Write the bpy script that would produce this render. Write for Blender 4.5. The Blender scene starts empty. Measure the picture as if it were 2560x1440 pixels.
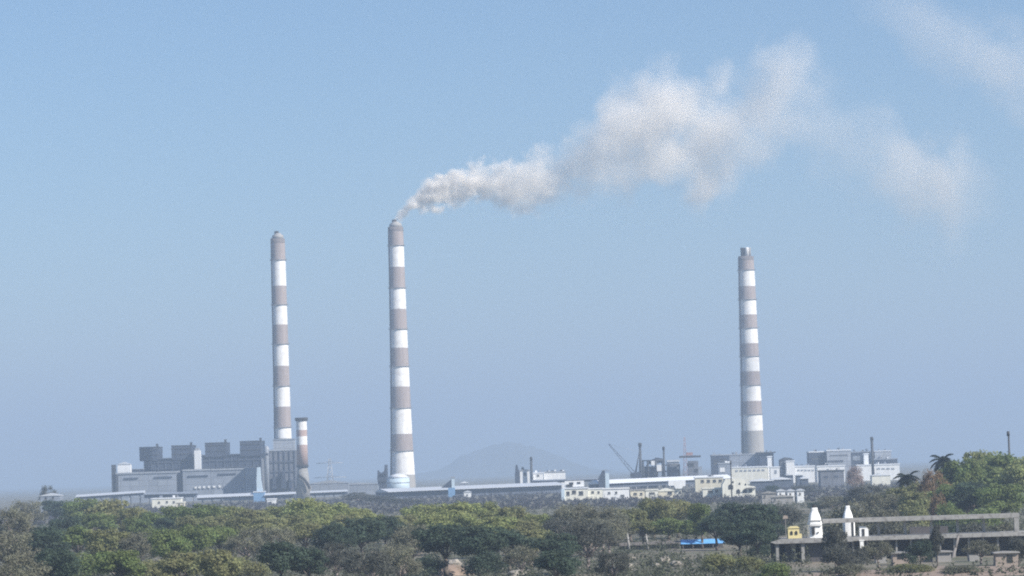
import bpy, bmesh, math, random
from mathutils import Vector, Matrix, Euler, noise

scene = bpy.context.scene
COL = scene.collection
R = math.radians

# ------------------------------------------------------------------ camera
K = 1.35e-4                       # tangent of one photo pixel
CAM_H = 20.0
PITCH, ROLL = math.atan(457 * K), R(1.75)
_f = Vector((0, math.cos(PITCH), math.sin(PITCH)))
_r0 = Vector((1, 0, 0))
_u0 = _r0.cross(_f)
_r = _r0 * math.cos(ROLL) - _u0 * math.sin(ROLL)
_u = _u0 * math.cos(ROLL) + _r0 * math.sin(ROLL)


def W(px, py, D):
    """World point at distance D (along +Y) seen at photo pixel (px, py)."""
    d = _f + _r * ((px - 1280) * K) - _u * ((py - 720) * K)
    return Vector((0, 0, CAM_H)) + d * (D / d.y)


def rect(px0, px1, py0, py1, D):
    ym, xm = (py0 + py1) / 2, (px0 + px1) / 2
    return W(px0, ym, D).x, W(px1, ym, D).x, W(xm, py1, D).z, W(xm, py0, D).z


cam_d = bpy.data.cameras.new('camera')
cam = bpy.data.objects.new('camera', cam_d)
COL.objects.link(cam)
m3 = Matrix((_r, _u, -_f)).transposed()
cam.matrix_world = Matrix.Translation((0, 0, CAM_H)) @ m3.to_4x4()
cam_d.sensor_width = 36
cam_d.lens = 36 / (2560 * K)
cam_d.clip_start, cam_d.clip_end = 1.0, 80000
scene.camera = cam

# ------------------------------------------------------------------ light
SUN_EL, SUN_AZ = 36.0, 57.0      # azimuth to the right of straight behind the camera
sd = Vector((math.sin(R(SUN_AZ)) * math.cos(R(SUN_EL)), -math.cos(R(SUN_AZ)) * math.cos(R(SUN_EL)), math.sin(R(SUN_EL))))
sun_d = bpy.data.lights.new('sun', 'SUN')
sun_d.energy, sun_d.angle, sun_d.color = 5.0, R(0.5), (1.0, 0.935, 0.84)
sun = bpy.data.objects.new('sun', sun_d)
COL.objects.link(sun)
sun.rotation_euler = sd.to_track_quat('Z', 'Y').to_euler()
sun.location = (200, -200, 600)

world = bpy.data.worlds.new('World')
scene.world = world
world.use_nodes = True
wn = world.node_tree.nodes
wl = world.node_tree.links
bg = wn['Background']
sky = wn.new('ShaderNodeTexSky')
sky.sky_type = 'NISHITA'
sky.sun_disc = False
sky.sun_elevation = R(SUN_EL)
sky.sun_rotation = math.atan2(sd.x, sd.y)
sky.altitude, sky.air_density, sky.dust_density, sky.ozone_density = 100, 1.15, 0.0, 7.5
wl.new(sky.outputs[0], bg.inputs['Color'])
bg.inputs['Strength'].default_value = 0.073

vs = scene.view_settings
vs.view_transform, vs.look, vs.gamma, vs.use_curve_mapping = 'Standard', 'None', 1.0, False
vs.exposure = 0.68
scene.render.engine = 'CYCLES'
cy = scene.cycles
cy.volume_bounces = 8
cy.max_bounces = 12
cy.use_denoising = False
cy.pixel_filter_type = 'BLACKMAN_HARRIS'
cy.filter_width = 2.0
cy.volume_max_steps = 512


# ------------------------------------------------------------------ materials
def nodes_of(name):
    m = bpy.data.materials.new(name)
    m.use_nodes = True
    nt = m.node_tree
    return m, nt, nt.nodes['Principled BSDF'], nt.nodes['Material Output']


def mathn(nt, op, a, b=None, c=None, clamp=False):
    n = nt.nodes.new('ShaderNodeMath')
    n.operation, n.use_clamp = op, clamp
    for i, v in enumerate((a, b, c)):
        if v is None:
            continue
        if isinstance(v, (int, float)):
            n.inputs[i].default_value = v
        else:
            nt.links.new(v, n.inputs[i])
    return n.outputs[0]


def mat(name, col, rough=0.8, var=0.18, scale=0.12, streak=0.0, panel=0.0, metal=0.0, dirt=None):
    """Weathered surface: broad blotches, optional rain streaks, panel seams and dirt patches."""
    m, nt, p, out = nodes_of(name)
    tc = nt.nodes.new('ShaderNodeTexCoord')
    n1 = nt.nodes.new('ShaderNodeTexNoise')
    n1.inputs['Scale'].default_value = scale
    n1.inputs['Detail'].default_value = 6
    n1.inputs['Roughness'].default_value = 0.65
    nt.links.new(tc.outputs['Object'], n1.inputs['Vector'])
    f = mathn(nt, 'MULTIPLY_ADD', n1.outputs['Fac'], 2 * var, 1 - var)
    if streak:
        mp = nt.nodes.new('ShaderNodeMapping')
        mp.inputs['Scale'].default_value = (scale * 5, scale * 5, scale * 0.35)
        nt.links.new(tc.outputs['Object'], mp.inputs['Vector'])
        n2 = nt.nodes.new('ShaderNodeTexNoise')
        n2.inputs['Scale'].default_value = 1.0
        n2.inputs['Detail'].default_value = 4
        nt.links.new(mp.outputs[0], n2.inputs['Vector'])
        f = mathn(nt, 'MULTIPLY', f, mathn(nt, 'MULTIPLY_ADD', n2.outputs['Fac'], 2 * streak, 1 - streak))
    if panel:
        mp = nt.nodes.new('ShaderNodeMapping')
        mp.inputs['Rotation'].default_value = (R(90), 0, 0)
        nt.links.new(tc.outputs['Object'], mp.inputs['Vector'])
        b = nt.nodes.new('ShaderNodeTexBrick')
        b.offset = 0.0
        b.inputs['Color1'].default_value = (1, 1, 1, 1)
        b.inputs['Color2'].default_value = (0.8, 0.8, 0.8, 1)
        b.inputs['Mortar'].default_value = (0.62, 0.62, 0.62, 1)
        b.inputs['Scale'].default_value = 1.0
        b.inputs['Mortar Size'].default_value = panel * 0.03
        b.inputs['Brick Width'].default_value = panel
        b.inputs['Row Height'].default_value = panel * 0.6
        nt.links.new(mp.outputs[0], b.inputs['Vector'])
        f = mathn(nt, 'MULTIPLY', f, b.outputs['Color'])
    mx = nt.nodes.new('ShaderNodeVectorMath')
    mx.operation = 'SCALE'
    mx.inputs[0].default_value = col
    nt.links.new(f, mx.inputs['Scale'])
    colour = mx.outputs[0]
    if dirt:
        n3 = nt.nodes.new('ShaderNodeTexNoise')
        n3.inputs['Scale'].default_value = scale * 2.3
        n3.inputs['Detail'].default_value = 8
        nt.links.new(tc.outputs['Object'], n3.inputs['Vector'])
        rp = nt.nodes.new('ShaderNodeMapRange')
        rp.inputs['From Min'].default_value, rp.inputs['From Max'].default_value = 0.5, 0.72
        nt.links.new(n3.outputs['Fac'], rp.inputs['Value'])
        mi = nt.nodes.new('ShaderNodeMix')
        mi.data_type = 'RGBA'
        nt.links.new(rp.outputs[0], mi.inputs['Factor'])
        nt.links.new(colour, mi.inputs['A'])
        mi.inputs['B'].default_value = (*dirt, 1)
        colour = mi.outputs['Result']
    nt.links.new(colour, p.inputs['Base Color'])
    p.inputs['Roughness'].default_value = rough
    p.inputs['Metallic'].default_value = metal
    return m


MT = dict(
    band_white=mat('band_white', (0.80, 0.79, 0.78), 0.7, 0.14, 0.08, 0.22, dirt=(0.64, 0.62, 0.61)),
    band_red=mat('band_faded_red', (0.315, 0.268, 0.255), 0.85, 0.22, 0.09, 0.28),
    band_terracotta=mat('band_terracotta', (0.42, 0.31, 0.275), 0.85, 0.14, 0.08, 0.14),
    concrete=mat('concrete', (0.33, 0.32, 0.31), 0.9, 0.18, 0.06, 0.15),
    concrete_pale=mat('concrete_pale', (0.30, 0.295, 0.285), 0.9, 0.3, 0.5, 0.3, dirt=(0.16, 0.15, 0.145)),
    steel_dark=mat('steel_dark', (0.04, 0.043, 0.05), 0.6, 0.25, 0.1, 0.1),
    soot_stain=mat('soot_stained_concrete', (0.17, 0.15, 0.145), 0.9, 0.35, 0.12, 0.3),
    soot=mat('soot', (0.035, 0.033, 0.033), 0.9, 0.3, 0.2),
    clad_blue=mat('clad_slate_blue', (0.042, 0.056, 0.092), 0.65, 0.3, 0.04, 0.15, 7.0),
    clad_frame=mat('clad_frame', (0.08, 0.096, 0.135), 0.65, 0.3, 0.05, 0.1),
    clad_mid=mat('clad_mid_grey', (0.28, 0.315, 0.375), 0.65, 0.18, 0.04, 0.12, 9.0),
    clad_light=mat('clad_light_grey', (0.36, 0.39, 0.44), 0.6, 0.12, 0.05, 0.1, 8.0),
    esp=mat('clad_esp', (0.16, 0.17, 0.20), 0.75, 0.35, 0.06, 0.25, 12.0),
    white=mat('white_paint', (0.78, 0.79, 0.80), 0.6, 0.12, 0.15, 0.16),
    white_tmpl=mat('whitewash', (0.84, 0.84, 0.83), 0.7, 0.05, 0.8, 0.06),
    roof_sheet=mat('roof_sheet', (0.52, 0.55, 0.60), 0.5, 0.10, 0.03, 0.05),
    roof_white=mat('roof_white', (0.72, 0.75, 0.80), 0.5, 0.06, 0.03, 0.0),
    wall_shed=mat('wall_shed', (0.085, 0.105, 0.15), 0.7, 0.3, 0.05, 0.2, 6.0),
    blue_sheet=mat('blue_sheet', (0.16, 0.30, 0.50), 0.5, 0.15, 0.1),
    pale_blue=mat('pale_blue_paint', (0.52, 0.63, 0.72), 0.5, 0.08, 0.1, 0.1),
    cream=mat('cream_wall', (0.62, 0.58, 0.46), 0.8, 0.2, 0.2, 0.25),
    cream_pale=mat('pale_cream_wall', (0.72, 0.71, 0.63), 0.8, 0.18, 0.2, 0.22),
    opening=mat('dark_opening', (0.025, 0.025, 0.028), 0.5, 0.2, 0.5),
    yellow=mat('yellow_wall', (0.70, 0.60, 0.31), 0.7, 0.08, 0.8),
    tarp=mat('blue_tarp', (0.16, 0.43, 0.82), 0.4, 0.10, 0.4),
    hut=mat('mud_wall', (0.33, 0.27, 0.23), 0.9, 0.22, 0.5, 0.1),
    hut_grey=mat('grey_mud_wall', (0.30, 0.29, 0.28), 0.9, 0.22, 0.5, 0.1),
    thatch=mat('thatch', (0.14, 0.125, 0.115), 0.95, 0.3, 0.8),
    timber=mat('weathered_timber', (0.19, 0.175, 0.165), 0.9, 0.2, 1.0),
    bark=mat('bark', (0.12, 0.10, 0.085), 0.95, 0.3, 1.2),
    bark_pale=mat('pale_bark', (0.26, 0.22, 0.205), 0.95, 0.25, 1.2),
    red_lattice=mat('red_oxide_steel', (0.33, 0.20, 0.19), 0.7, 0.15, 0.2),
    galv=mat('galvanised_steel', (0.30, 0.31, 0.33), 0.5, 0.1, 0.2, 0, 0, 0.3),
    rock=mat('rock', (0.36, 0.33, 0.29), 0.95, 0.25, 0.8, dirt=(0.18, 0.15, 0.12)),
    dark_wall_shade=mat('dark_wall_and_shade', (0.085, 0.08, 0.085), 0.95, 0.35, 0.5, 0.2),  # dark walls, and the shade of voids painted in under the slabs
    hill=mat('hill_rock', (0.10, 0.10, 0.08), 1.0, 0.3, 0.01),
)


# ------------------------------------------------------------------ builders
class MB:
    """Collects shapes in world coordinates, then links them as one mesh object."""

    def __init__(s, *mats):
        s.bm = bmesh.new()
        s.mats = [MT[x] if isinstance(x, str) else x for x in mats]

    def box(s, x0, x1, y0, y1, z0, z1, mi=0):
        v = [s.bm.verts.new(p) for p in ((x0, y0, z0), (x1, y0, z0), (x1, y1, z0), (x0, y1, z0), (x0, y0, z1), (x1, y0, z1), (x1, y1, z1), (x0, y1, z1))]
        for q in ((0, 3, 2, 1), (4, 5, 6, 7), (0, 1, 5, 4), (1, 2, 6, 5), (2, 3, 7, 6), (3, 0, 4, 7)):
            s.bm.faces.new([v[i] for i in q]).material_index = mi
        return s

    def prism(s, pts, y0, y1, mi=0):
        """Outline in x,z pulled along y."""
        a = [s.bm.verts.new((x, y0, z)) for x, z in pts]
        b = [s.bm.verts.new((x, y1, z)) for x, z in pts]
        n = len(pts)
        s.bm.faces.new(a).material_index = mi
        s.bm.faces.new(b[::-1]).material_index = mi
        for i in range(n):
            s.bm.faces.new((a[i], b[i], b[(i + 1) % n], a[(i + 1) % n])).material_index = mi
        return s

    def ring_stack(s, cx, cy, rings, n=28, cap=True, sq=0.0):
        """rings: (z, radius, material of the band ABOVE it). sq>0 makes it square-ish."""
        prev = None
        rows = []
        for r in rings:
            z, rad, mi = r[:3]
            dx = r[3] if len(r) > 3 else 0
            row = []
            for k in range(n):
                a = 2 * math.pi * (k + 0.5) / n
                q = rad
                if sq:
                    q = rad * ((1 - sq) + sq / max(abs(math.cos(a)), abs(math.sin(a))))
                row.append(s.bm.verts.new((cx + dx + q * math.cos(a), cy + q * math.sin(a), z)))
            rows.append((row, mi))
        for (ra, mi), (rb, _) in zip(rows, rows[1:]):
            for k in range(n):
                f = s.bm.faces.new((ra[k], ra[(k + 1) % n], rb[(k + 1) % n], rb[k]))
                f.material_index = mi
                f.smooth = not sq
        if cap:
            s.bm.faces.new(rows[-1][0]).material_index = rows[-1][1]
            s.bm.faces.new(rows[0][0][::-1]).material_index = rows[0][1]
        return s

    def bar(s, a, b, r0, r1=None, n=6, mi=0):
        a, b = Vector(a), Vector(b)
        r1 = r0 if r1 is None else r1
        d = (b - a).normalized()
        t = d.orthogonal().normalized()
        w = d.cross(t)
        A, B = [], []
        for k in range(n):
            an = 2 * math.pi * k / n
            o = t * math.cos(an) + w * math.sin(an)
            A.append(s.bm.verts.new(a + o * r0))
            B.append(s.bm.verts.new(b + o * r1))
        for k in range(n):
            f = s.bm.faces.new((A[k], A[(k + 1) % n], B[(k + 1) % n], B[k]))
            f.material_index = mi
            f.smooth = True
        s.bm.faces.new(A[::-1]).material_index = mi
        s.bm.faces.new(B).material_index = mi
        return s

    def tube(s, pts, rads, n=6, mi=0):
        for i in range(len(pts) - 1):
            s.bar(pts[i], pts[i + 1], rads[i], rads[i + 1], n, mi)
        return s

    def build(s, name, parent=None):
        me = bpy.data.meshes.new(name)
        org = Vector((0, 0, 0))
        if parent is not None:
            p = parent
            while p is not None:
                org += p.location
                p = p.parent
        else:
            vs_ = [v.co for v in s.bm.verts]
            org = Vector(((min(v.x for v in vs_) + max(v.x for v in vs_)) / 2, (min(v.y for v in vs_) + max(v.y for v in vs_)) / 2, min(v.z for v in vs_)))
        bmesh.ops.translate(s.bm, verts=s.bm.verts, vec=-org)
        bmesh.ops.recalc_face_normals(s.bm, faces=s.bm.faces)
        s.bm.to_mesh(me)
        s.bm.free()
        for m in s.mats:
            me.materials.append(m)
        o = bpy.data.objects.new(name, me)
        COL.objects.link(o)
        if parent is None:
            o.location = org
        else:
            o.parent = parent
        return o


def tag(o, label, cat, group=None, kind=None):
    if label:
        o['label'] = label
    if cat:
        o['category'] = cat
    if group:
        o['group'] = group
    if kind:
        o['kind'] = kind
    return o


def thing(name, label, cat, loc, group=None):
    o = bpy.data.objects.new(name, None)
    o.empty_display_size = 1
    COL.objects.link(o)
    o.location = loc
    return tag(o, label, cat, group)


def vert_x(px, py, D, z):
    """x of a plumb object seen at (px,py): plumb lines keep their x."""
    return W(px, py, D).x


# ------------------------------------------------------------------ setting
def build_ground():
    bm = bmesh.new()
    ys = [-400, 0, 200, 350, 450] + [520 + 12 * i for i in range(60)] + [1300, 1500, 1800, 2300, 3000, 4500, 7000, 12000, 20000, 29000]
    xs = [-11000, -6000, -3000, -1500, -800, -400] + [-260 + 13 * i for i in range(41)] + [400, 800, 1500, 3000, 6000, 11000]
    grid = []
    for y in ys:
        row = []
        for x in xs:
            z = 0.0
            if 400 < y < 1300 and abs(x) < 300:
                z = 0.9 * noise.noise((x / 45, y / 60, 0)) + 0.35 * noise.noise((x / 14, y / 20, 3)) - 0.5
            row.append(bm.verts.new((x, y, z)))
        grid.append(row)
    for a, b in zip(grid, grid[1:]):
        for i in range(len(a) - 1):
            f = bm.faces.new((a[i], a[i + 1], b[i + 1], b[i]))
            f.smooth = True
    me = bpy.data.meshes.new('ground')
    bm.to_mesh(me)
    bm.free()
    m, nt, p, out = nodes_of('dry_earth')
    tc = nt.nodes.new('ShaderNodeTexCoord')
    n1 = nt.nodes.new('ShaderNodeTexNoise')
    n1.inputs['Scale'].default_value, n1.inputs['Detail'].default_value = 0.06, 9
    nt.links.new(tc.outputs['Object'], n1.inputs['Vector'])
    cr = nt.nodes.new('ShaderNodeValToRGB')
    e = cr.color_ramp.elements
    e[0].position, e[0].color = 0.36, (0.09, 0.098, 0.062, 1)
    e[1].position, e[1].color = 0.66, (0.20, 0.17, 0.13, 1)
    x = e.new(0.5)
    x.color = (0.14, 0.13, 0.095, 1)
    nt.links.new(n1.outputs['Fac'], cr.inputs[0])
    nt.links.new(cr.outputs[0], p.inputs['Base Color'])
    p.inputs['Roughness'].default_value = 1
    me.materials.append(m)
    o = bpy.data.objects.new('ground', me)
    COL.objects.link(o)
    o['kind'] = 'structure'


build_ground()


def build_hill():
    D = 13000
    prof = [(1020, 1186), (1095, 1180), (1122, 1166), (1150, 1146), (1185, 1131), (1215, 1124), (1245, 1114), (1270, 1108), (1300, 1108), (1325, 1114), (1350, 1122), (1390, 1134), (1425, 1150), (1450, 1163), (1475, 1172), (1500, 1174), (1530, 1174)]
    bm = bmesh.new()
    rows = []
    nd = 14
    for j in range(nd + 1):
        t = j / nd * 2 - 1
        row = []
        for i in range(len(prof) * 4 - 3):
            a, fr = divmod(i, 4)
            p0 = prof[a]
            p1 = prof[min(a + 1, len(prof) - 1)]
            px, py = p0[0] + (p1[0] - p0[0]) * fr / 4, p0[1] + (p1[1] - p0[1]) * fr / 4
            w = W(px, py, D)
            h = max(0, w.z) * (1 - t * t) + 26 * (noise.noise((w.x / 130, t * 3, 1)) + .5 * noise.noise((w.x / 45, t * 7, 4))) * (1 - t * t) * min(1, max(0, w.z) / 60)
            row.append(bm.verts.new((w.x, D + t * 700, h - 1.0 + 0.9 * (1 - t * t))))
        rows.append(row)
    for a, b in zip(rows, rows[1:]):
        for i in range(len(a) - 1):
            bm.faces.new((a[i], a[i + 1], b[i + 1], b[i])).smooth = True
    me = bpy.data.meshes.new('hill')
    bm.to_mesh(me)
    bm.free()
    me.materials.append(MT['hill'])
    o = bpy.data.objects.new('hill', me)
    COL.objects.link(o)
    o['kind'] = 'structure'


build_hill()


# ------------------------------------------------------------------ haze
def build_haze():
    m = bpy.data.materials.new('haze_air')
    m.use_nodes = True
    nt = m.node_tree
    nt.nodes.remove(nt.nodes['Principled BSDF'])
    v = nt.nodes.new('ShaderNodeVolumePrincipled')
    v.inputs['Color'].default_value = (0.475, 0.605, 0.79, 1)
    v.inputs['Density'].default_value = 1.8e-4
    v.inputs['Anisotropy'].default_value = 0.0
    nt.links.new(v.outputs[0], nt.nodes['Material Output'].inputs['Volume'])
    m.cycles.homogeneous_volume = True
    b = MB(m).box(-12000, 12000, -900, 30000, -2.5, 560)
    o = b.build('haze')
    o['kind'] = 'stuff'


build_haze()


# ------------------------------------------------------------------ smoke
def float_curve(nt, x, pts):
    n = nt.nodes.new('ShaderNodeFloatCurve')
    c = n.mapping.curves[0]
    pts = sorted(pts)
    c.points[0].location, c.points[1].location = pts[0], pts[-1]
    for p in pts[1:-1]:
        c.points.new(*p)
    for p in c.points:
        p.handle_type = 'AUTO_CLAMPED'
    n.mapping.update()
    nt.links.new(x, n.inputs['Value'])
    return n.outputs[0]


def lerp_pts(pts, t):
    for a, b in zip(pts, pts[1:]):
        if a[0] <= t <= b[0]:
            return a[1] + (b[1] - a[1]) * (t - a[0]) / max(1e-6, b[0] - a[0])
    return pts[-1][1] if t > pts[-1][0] else pts[0][1]


def smoke(name, label, D, keys, dens_scale, seed, step, big=0.45, yscale=0.8, warp=0.55, drift=0.0, freq=1 / 12, ratio=4.5, grow=1.8, young=0.4):
    """keys: (px, centre py, half thickness px, relative density)."""
    P = []
    for px, py, h, d in keys:
        w = W(px, py, D)
        P.append((w.x, w.z, h * K * D, d))
    x0, x1 = P[0][0], P[-1][0]
    L = x1 - x0
    zmin = min(p[1] for p in P) - 60
    ZS = 600.0
    RS = 150.0
    cz = [((p[0] - x0) / L, (p[1] - zmin) / ZS) for p in P]
    cr = [((p[0] - x0) / L, p[2] / RS) for p in P]
    cd = [((p[0] - x0) / L, p[3]) for p in P]
    m = bpy.data.materials.new(name + '_volume')
    m.use_nodes = True
    nt = m.node_tree
    nt.nodes.remove(nt.nodes['Principled BSDF'])
    tc = nt.nodes.new('ShaderNodeTexCoord')
    pos = tc.outputs['Object']
    sx = nt.nodes.new('ShaderNodeSeparateXYZ')
    nt.links.new(pos, sx.inputs[0])
    t0 = mathn(nt, 'DIVIDE', sx.outputs[0], L, clamp=True)
    rad0 = mathn(nt, 'MULTIPLY', float_curve(nt, t0, cr), RS)
    fr = mathn(nt, 'DIVIDE', 1.0, mathn(nt, 'MAXIMUM', rad0, 3.0))
    far = mathn(nt, 'MULTIPLY', t0, grow, clamp=True)

    def mixed(scale, detail, rough):
        # small billows near the chimney, broad ones downwind
        outs = []
        for s_ in (scale, scale / ratio):
            q = nt.nodes.new('ShaderNodeTexNoise')
            q.inputs['Scale'].default_value = s_
            q.inputs['Detail'].default_value = detail
            q.inputs['Roughness'].default_value = rough
            mp = nt.nodes.new('ShaderNodeVectorMath')
            mp.inputs[1].default_value = (seed * 37, seed * 11, seed * 5)
            nt.links.new(pos, mp.inputs[0])
            nt.links.new(mp.outputs[0], q.inputs['Vector'])
            outs.append(q)
        mi = nt.nodes.new('ShaderNodeMix')
        mi.data_type = 'RGBA'
        nt.links.new(far, mi.inputs['Factor'])
        nt.links.new(outs[0].outputs['Color'], mi.inputs['A'])
        nt.links.new(outs[1].outputs['Color'], mi.inputs['B'])
        return mi.outputs['Result']
    zz = mathn(nt, 'SUBTRACT', sx.outputs[2], mathn(nt, 'MULTIPLY', float_curve(nt, t0, cz), ZS))
    yl = mathn(nt, 'SUBTRACT', sx.outputs[1], mathn(nt, 'MULTIPLY', t0, drift))
    sub = nt.nodes.new('ShaderNodeVectorMath')
    sub.operation = 'SUBTRACT'
    nt.links.new(mixed(freq * 0.6, 2, 0.5), sub.inputs[0])
    sub.inputs[1].default_value = (0.5, 0.5, 0.5)
    scl = nt.nodes.new('ShaderNodeVectorMath')
    scl.operation = 'SCALE'
    nt.links.new(sub.outputs[0], scl.inputs[0])
    nt.links.new(mathn(nt, 'MULTIPLY', mathn(nt, 'MULTIPLY', rad0, warp * 2.4), mathn(nt, 'MULTIPLY_ADD', t0, 9.0, young, clamp=True)), scl.inputs['Scale'])
    ad = nt.nodes.new('ShaderNodeVectorMath')
    nt.links.new(pos, ad.inputs[0])
    nt.links.new(scl.outputs[0], ad.inputs[1])
    s2 = nt.nodes.new('ShaderNodeSeparateXYZ')
    nt.links.new(ad.outputs[0], s2.inputs[0])
    t = mathn(nt, 'DIVIDE', s2.outputs[0], L, clamp=True)
    rad = mathn(nt, 'MULTIPLY', float_curve(nt, t, cr), RS)
    rz = mathn(nt, 'DIVIDE', mathn(nt, 'SUBTRACT', s2.outputs[2], mathn(nt, 'MULTIPLY', float_curve(nt, t, cz), ZS)), rad)
    ry = mathn(nt, 'DIVIDE', mathn(nt, 'SUBTRACT', s2.outputs[1], mathn(nt, 'MULTIPLY', t, drift)), mathn(nt, 'MULTIPLY', rad, yscale))
    dist = mathn(nt, 'SQRT', mathn(nt, 'ADD', mathn(nt, 'MULTIPLY', rz, rz), mathn(nt, 'MULTIPLY', ry, ry)))
    # finer erosion
    fb = nt.nodes.new('ShaderNodeSeparateColor')
    nt.links.new(mixed(freq * 1.3, 5, 0.55), fb.inputs[0])
    er = mathn(nt, 'MULTIPLY', mathn(nt, 'SUBTRACT', fb.outputs[0], 0.5), big * 4)
    # the youngest smoke is solid, older smoke is torn
    er = mathn(nt, 'MULTIPLY', er, mathn(nt, 'MULTIPLY_ADD', t0, 9.0, young, clamp=True))
    body = mathn(nt, 'MULTIPLY', mathn(nt, 'ADD', mathn(nt, 'SUBTRACT', 0.95, dist), er), 1.6, clamp=True)
    # unwarped limit, keeps everything inside the hull
    rz0 = mathn(nt, 'MULTIPLY', zz, fr)
    ry0 = mathn(nt, 'DIVIDE', mathn(nt, 'MULTIPLY', yl, fr), yscale)
    d0 = mathn(nt, 'SQRT', mathn(nt, 'ADD', mathn(nt, 'MULTIPLY', rz0, rz0), mathn(nt, 'MULTIPLY', ry0, ry0)))
    lim = mathn(nt, 'MULTIPLY', mathn(nt, 'SUBTRACT', 1.38, d0), 3.0, clamp=True)
    dens = mathn(nt, 'MULTIPLY', mathn(nt, 'MULTIPLY', body, lim), mathn(nt, 'MULTIPLY', float_curve(nt, t0, cd), dens_scale))
    v = nt.nodes.new('ShaderNodeVolumePrincipled')
    v.inputs['Color'].default_value = (0.9999, 0.968, 0.925, 1)
    v.inputs['Anisotropy'].default_value = -0.35
    nt.links.new(dens, v.inputs['Density'])
    nt.links.new(v.outputs[0], nt.nodes['Material Output'].inputs['Volume'])
    m.cycles.volume_step_rate = step
    bm = bmesh.new()
    rows = []
    N, n = 48, 20
    for i in range(N + 1):
        t = (i / N) ** 1.5
        c, r = lerp_pts(cz, t) * ZS, max(lerp_pts(cr, t) * RS, 3.0) * 1.36
        rows.append([bm.verts.new((t * L, t * drift + yscale * r * math.cos(6.28318 * k / n), c + r * math.sin(6.28318 * k / n))) for k in range(n)])
    for a, b in zip(rows, rows[1:]):
        for k in range(n):
            bm.faces.new((a[k], a[(k + 1) % n], b[(k + 1) % n], b[k]))
    bm.faces.new(rows[0][::-1])
    bm.faces.new(rows[-1])
    bmesh.ops.recalc_face_normals(bm, faces=bm.faces)
    me = bpy.data.meshes.new(name)
    bm.to_mesh(me)
    bm.free()
    me.materials.append(m)
    o = bpy.data.objects.new(name, me)
    COL.objects.link(o)
    o.location = (x0, D, zmin)
    tag(o, label, 'smoke', kind='stuff')
    return o


DM = 2900
smoke('smoke_plume', 'dense pale smoke plume streaming rightwards from the middle chimney', DM,
      [(982, 560, 12, 1.0), (992, 546, 18, 1.0), (1008, 528, 24, 1.0), (1032, 508, 32, 1.0), (1070, 486, 44, 1.0), (1120, 472, 54, 0.75), (1200, 462, 66, 0.45), (1330, 450, 84, 0.25), (1450, 420, 110, 0.125),
       (1540, 355, 160, 0.125), (1680, 345, 168, 0.135), (1780, 350, 165, 0.105), (1850, 310, 170, 0.07), (1930, 250, 170, 0.066), (2020, 250, 150, 0.042), (2100, 290, 120, 0.006), (2200, 330, 110, 0.0)], 0.30, 3.7, 0.08, 0.75, 0.6, warp=0.7)
smoke('smoke_puff', 'thin smoke puff drifting off the end of the plume, above and right of the right chimney', DM,
      [(1980, 330, 110, 0.0), (2080, 350, 140, 0.3), (2180, 380, 155, 0.45), (2280, 440, 165, 0.95), (2350, 465, 165, 1.0), (2430, 475, 130, 0.4), (2520, 480, 90, 0.0)], 0.013, 11.2, 0.2, 0.75, 0.8, 0.6, freq=1 / 38, ratio=1.2)
smoke('smoke_wisp', 'faint veil of old smoke in the upper right corner of the sky', DM,
      [(2090, -20, 60, 0.0), (2200, 20, 90, 0.5), (2330, 80, 120, 0.9), (2460, 150, 150, 1.0), (2600, 230, 170, 1.0), (2750, 260, 150, 0.0)], 0.0085, 23.1, 0.25, 0.6, 0.8, 0.6, freq=1 / 55, ratio=1.2)


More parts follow.
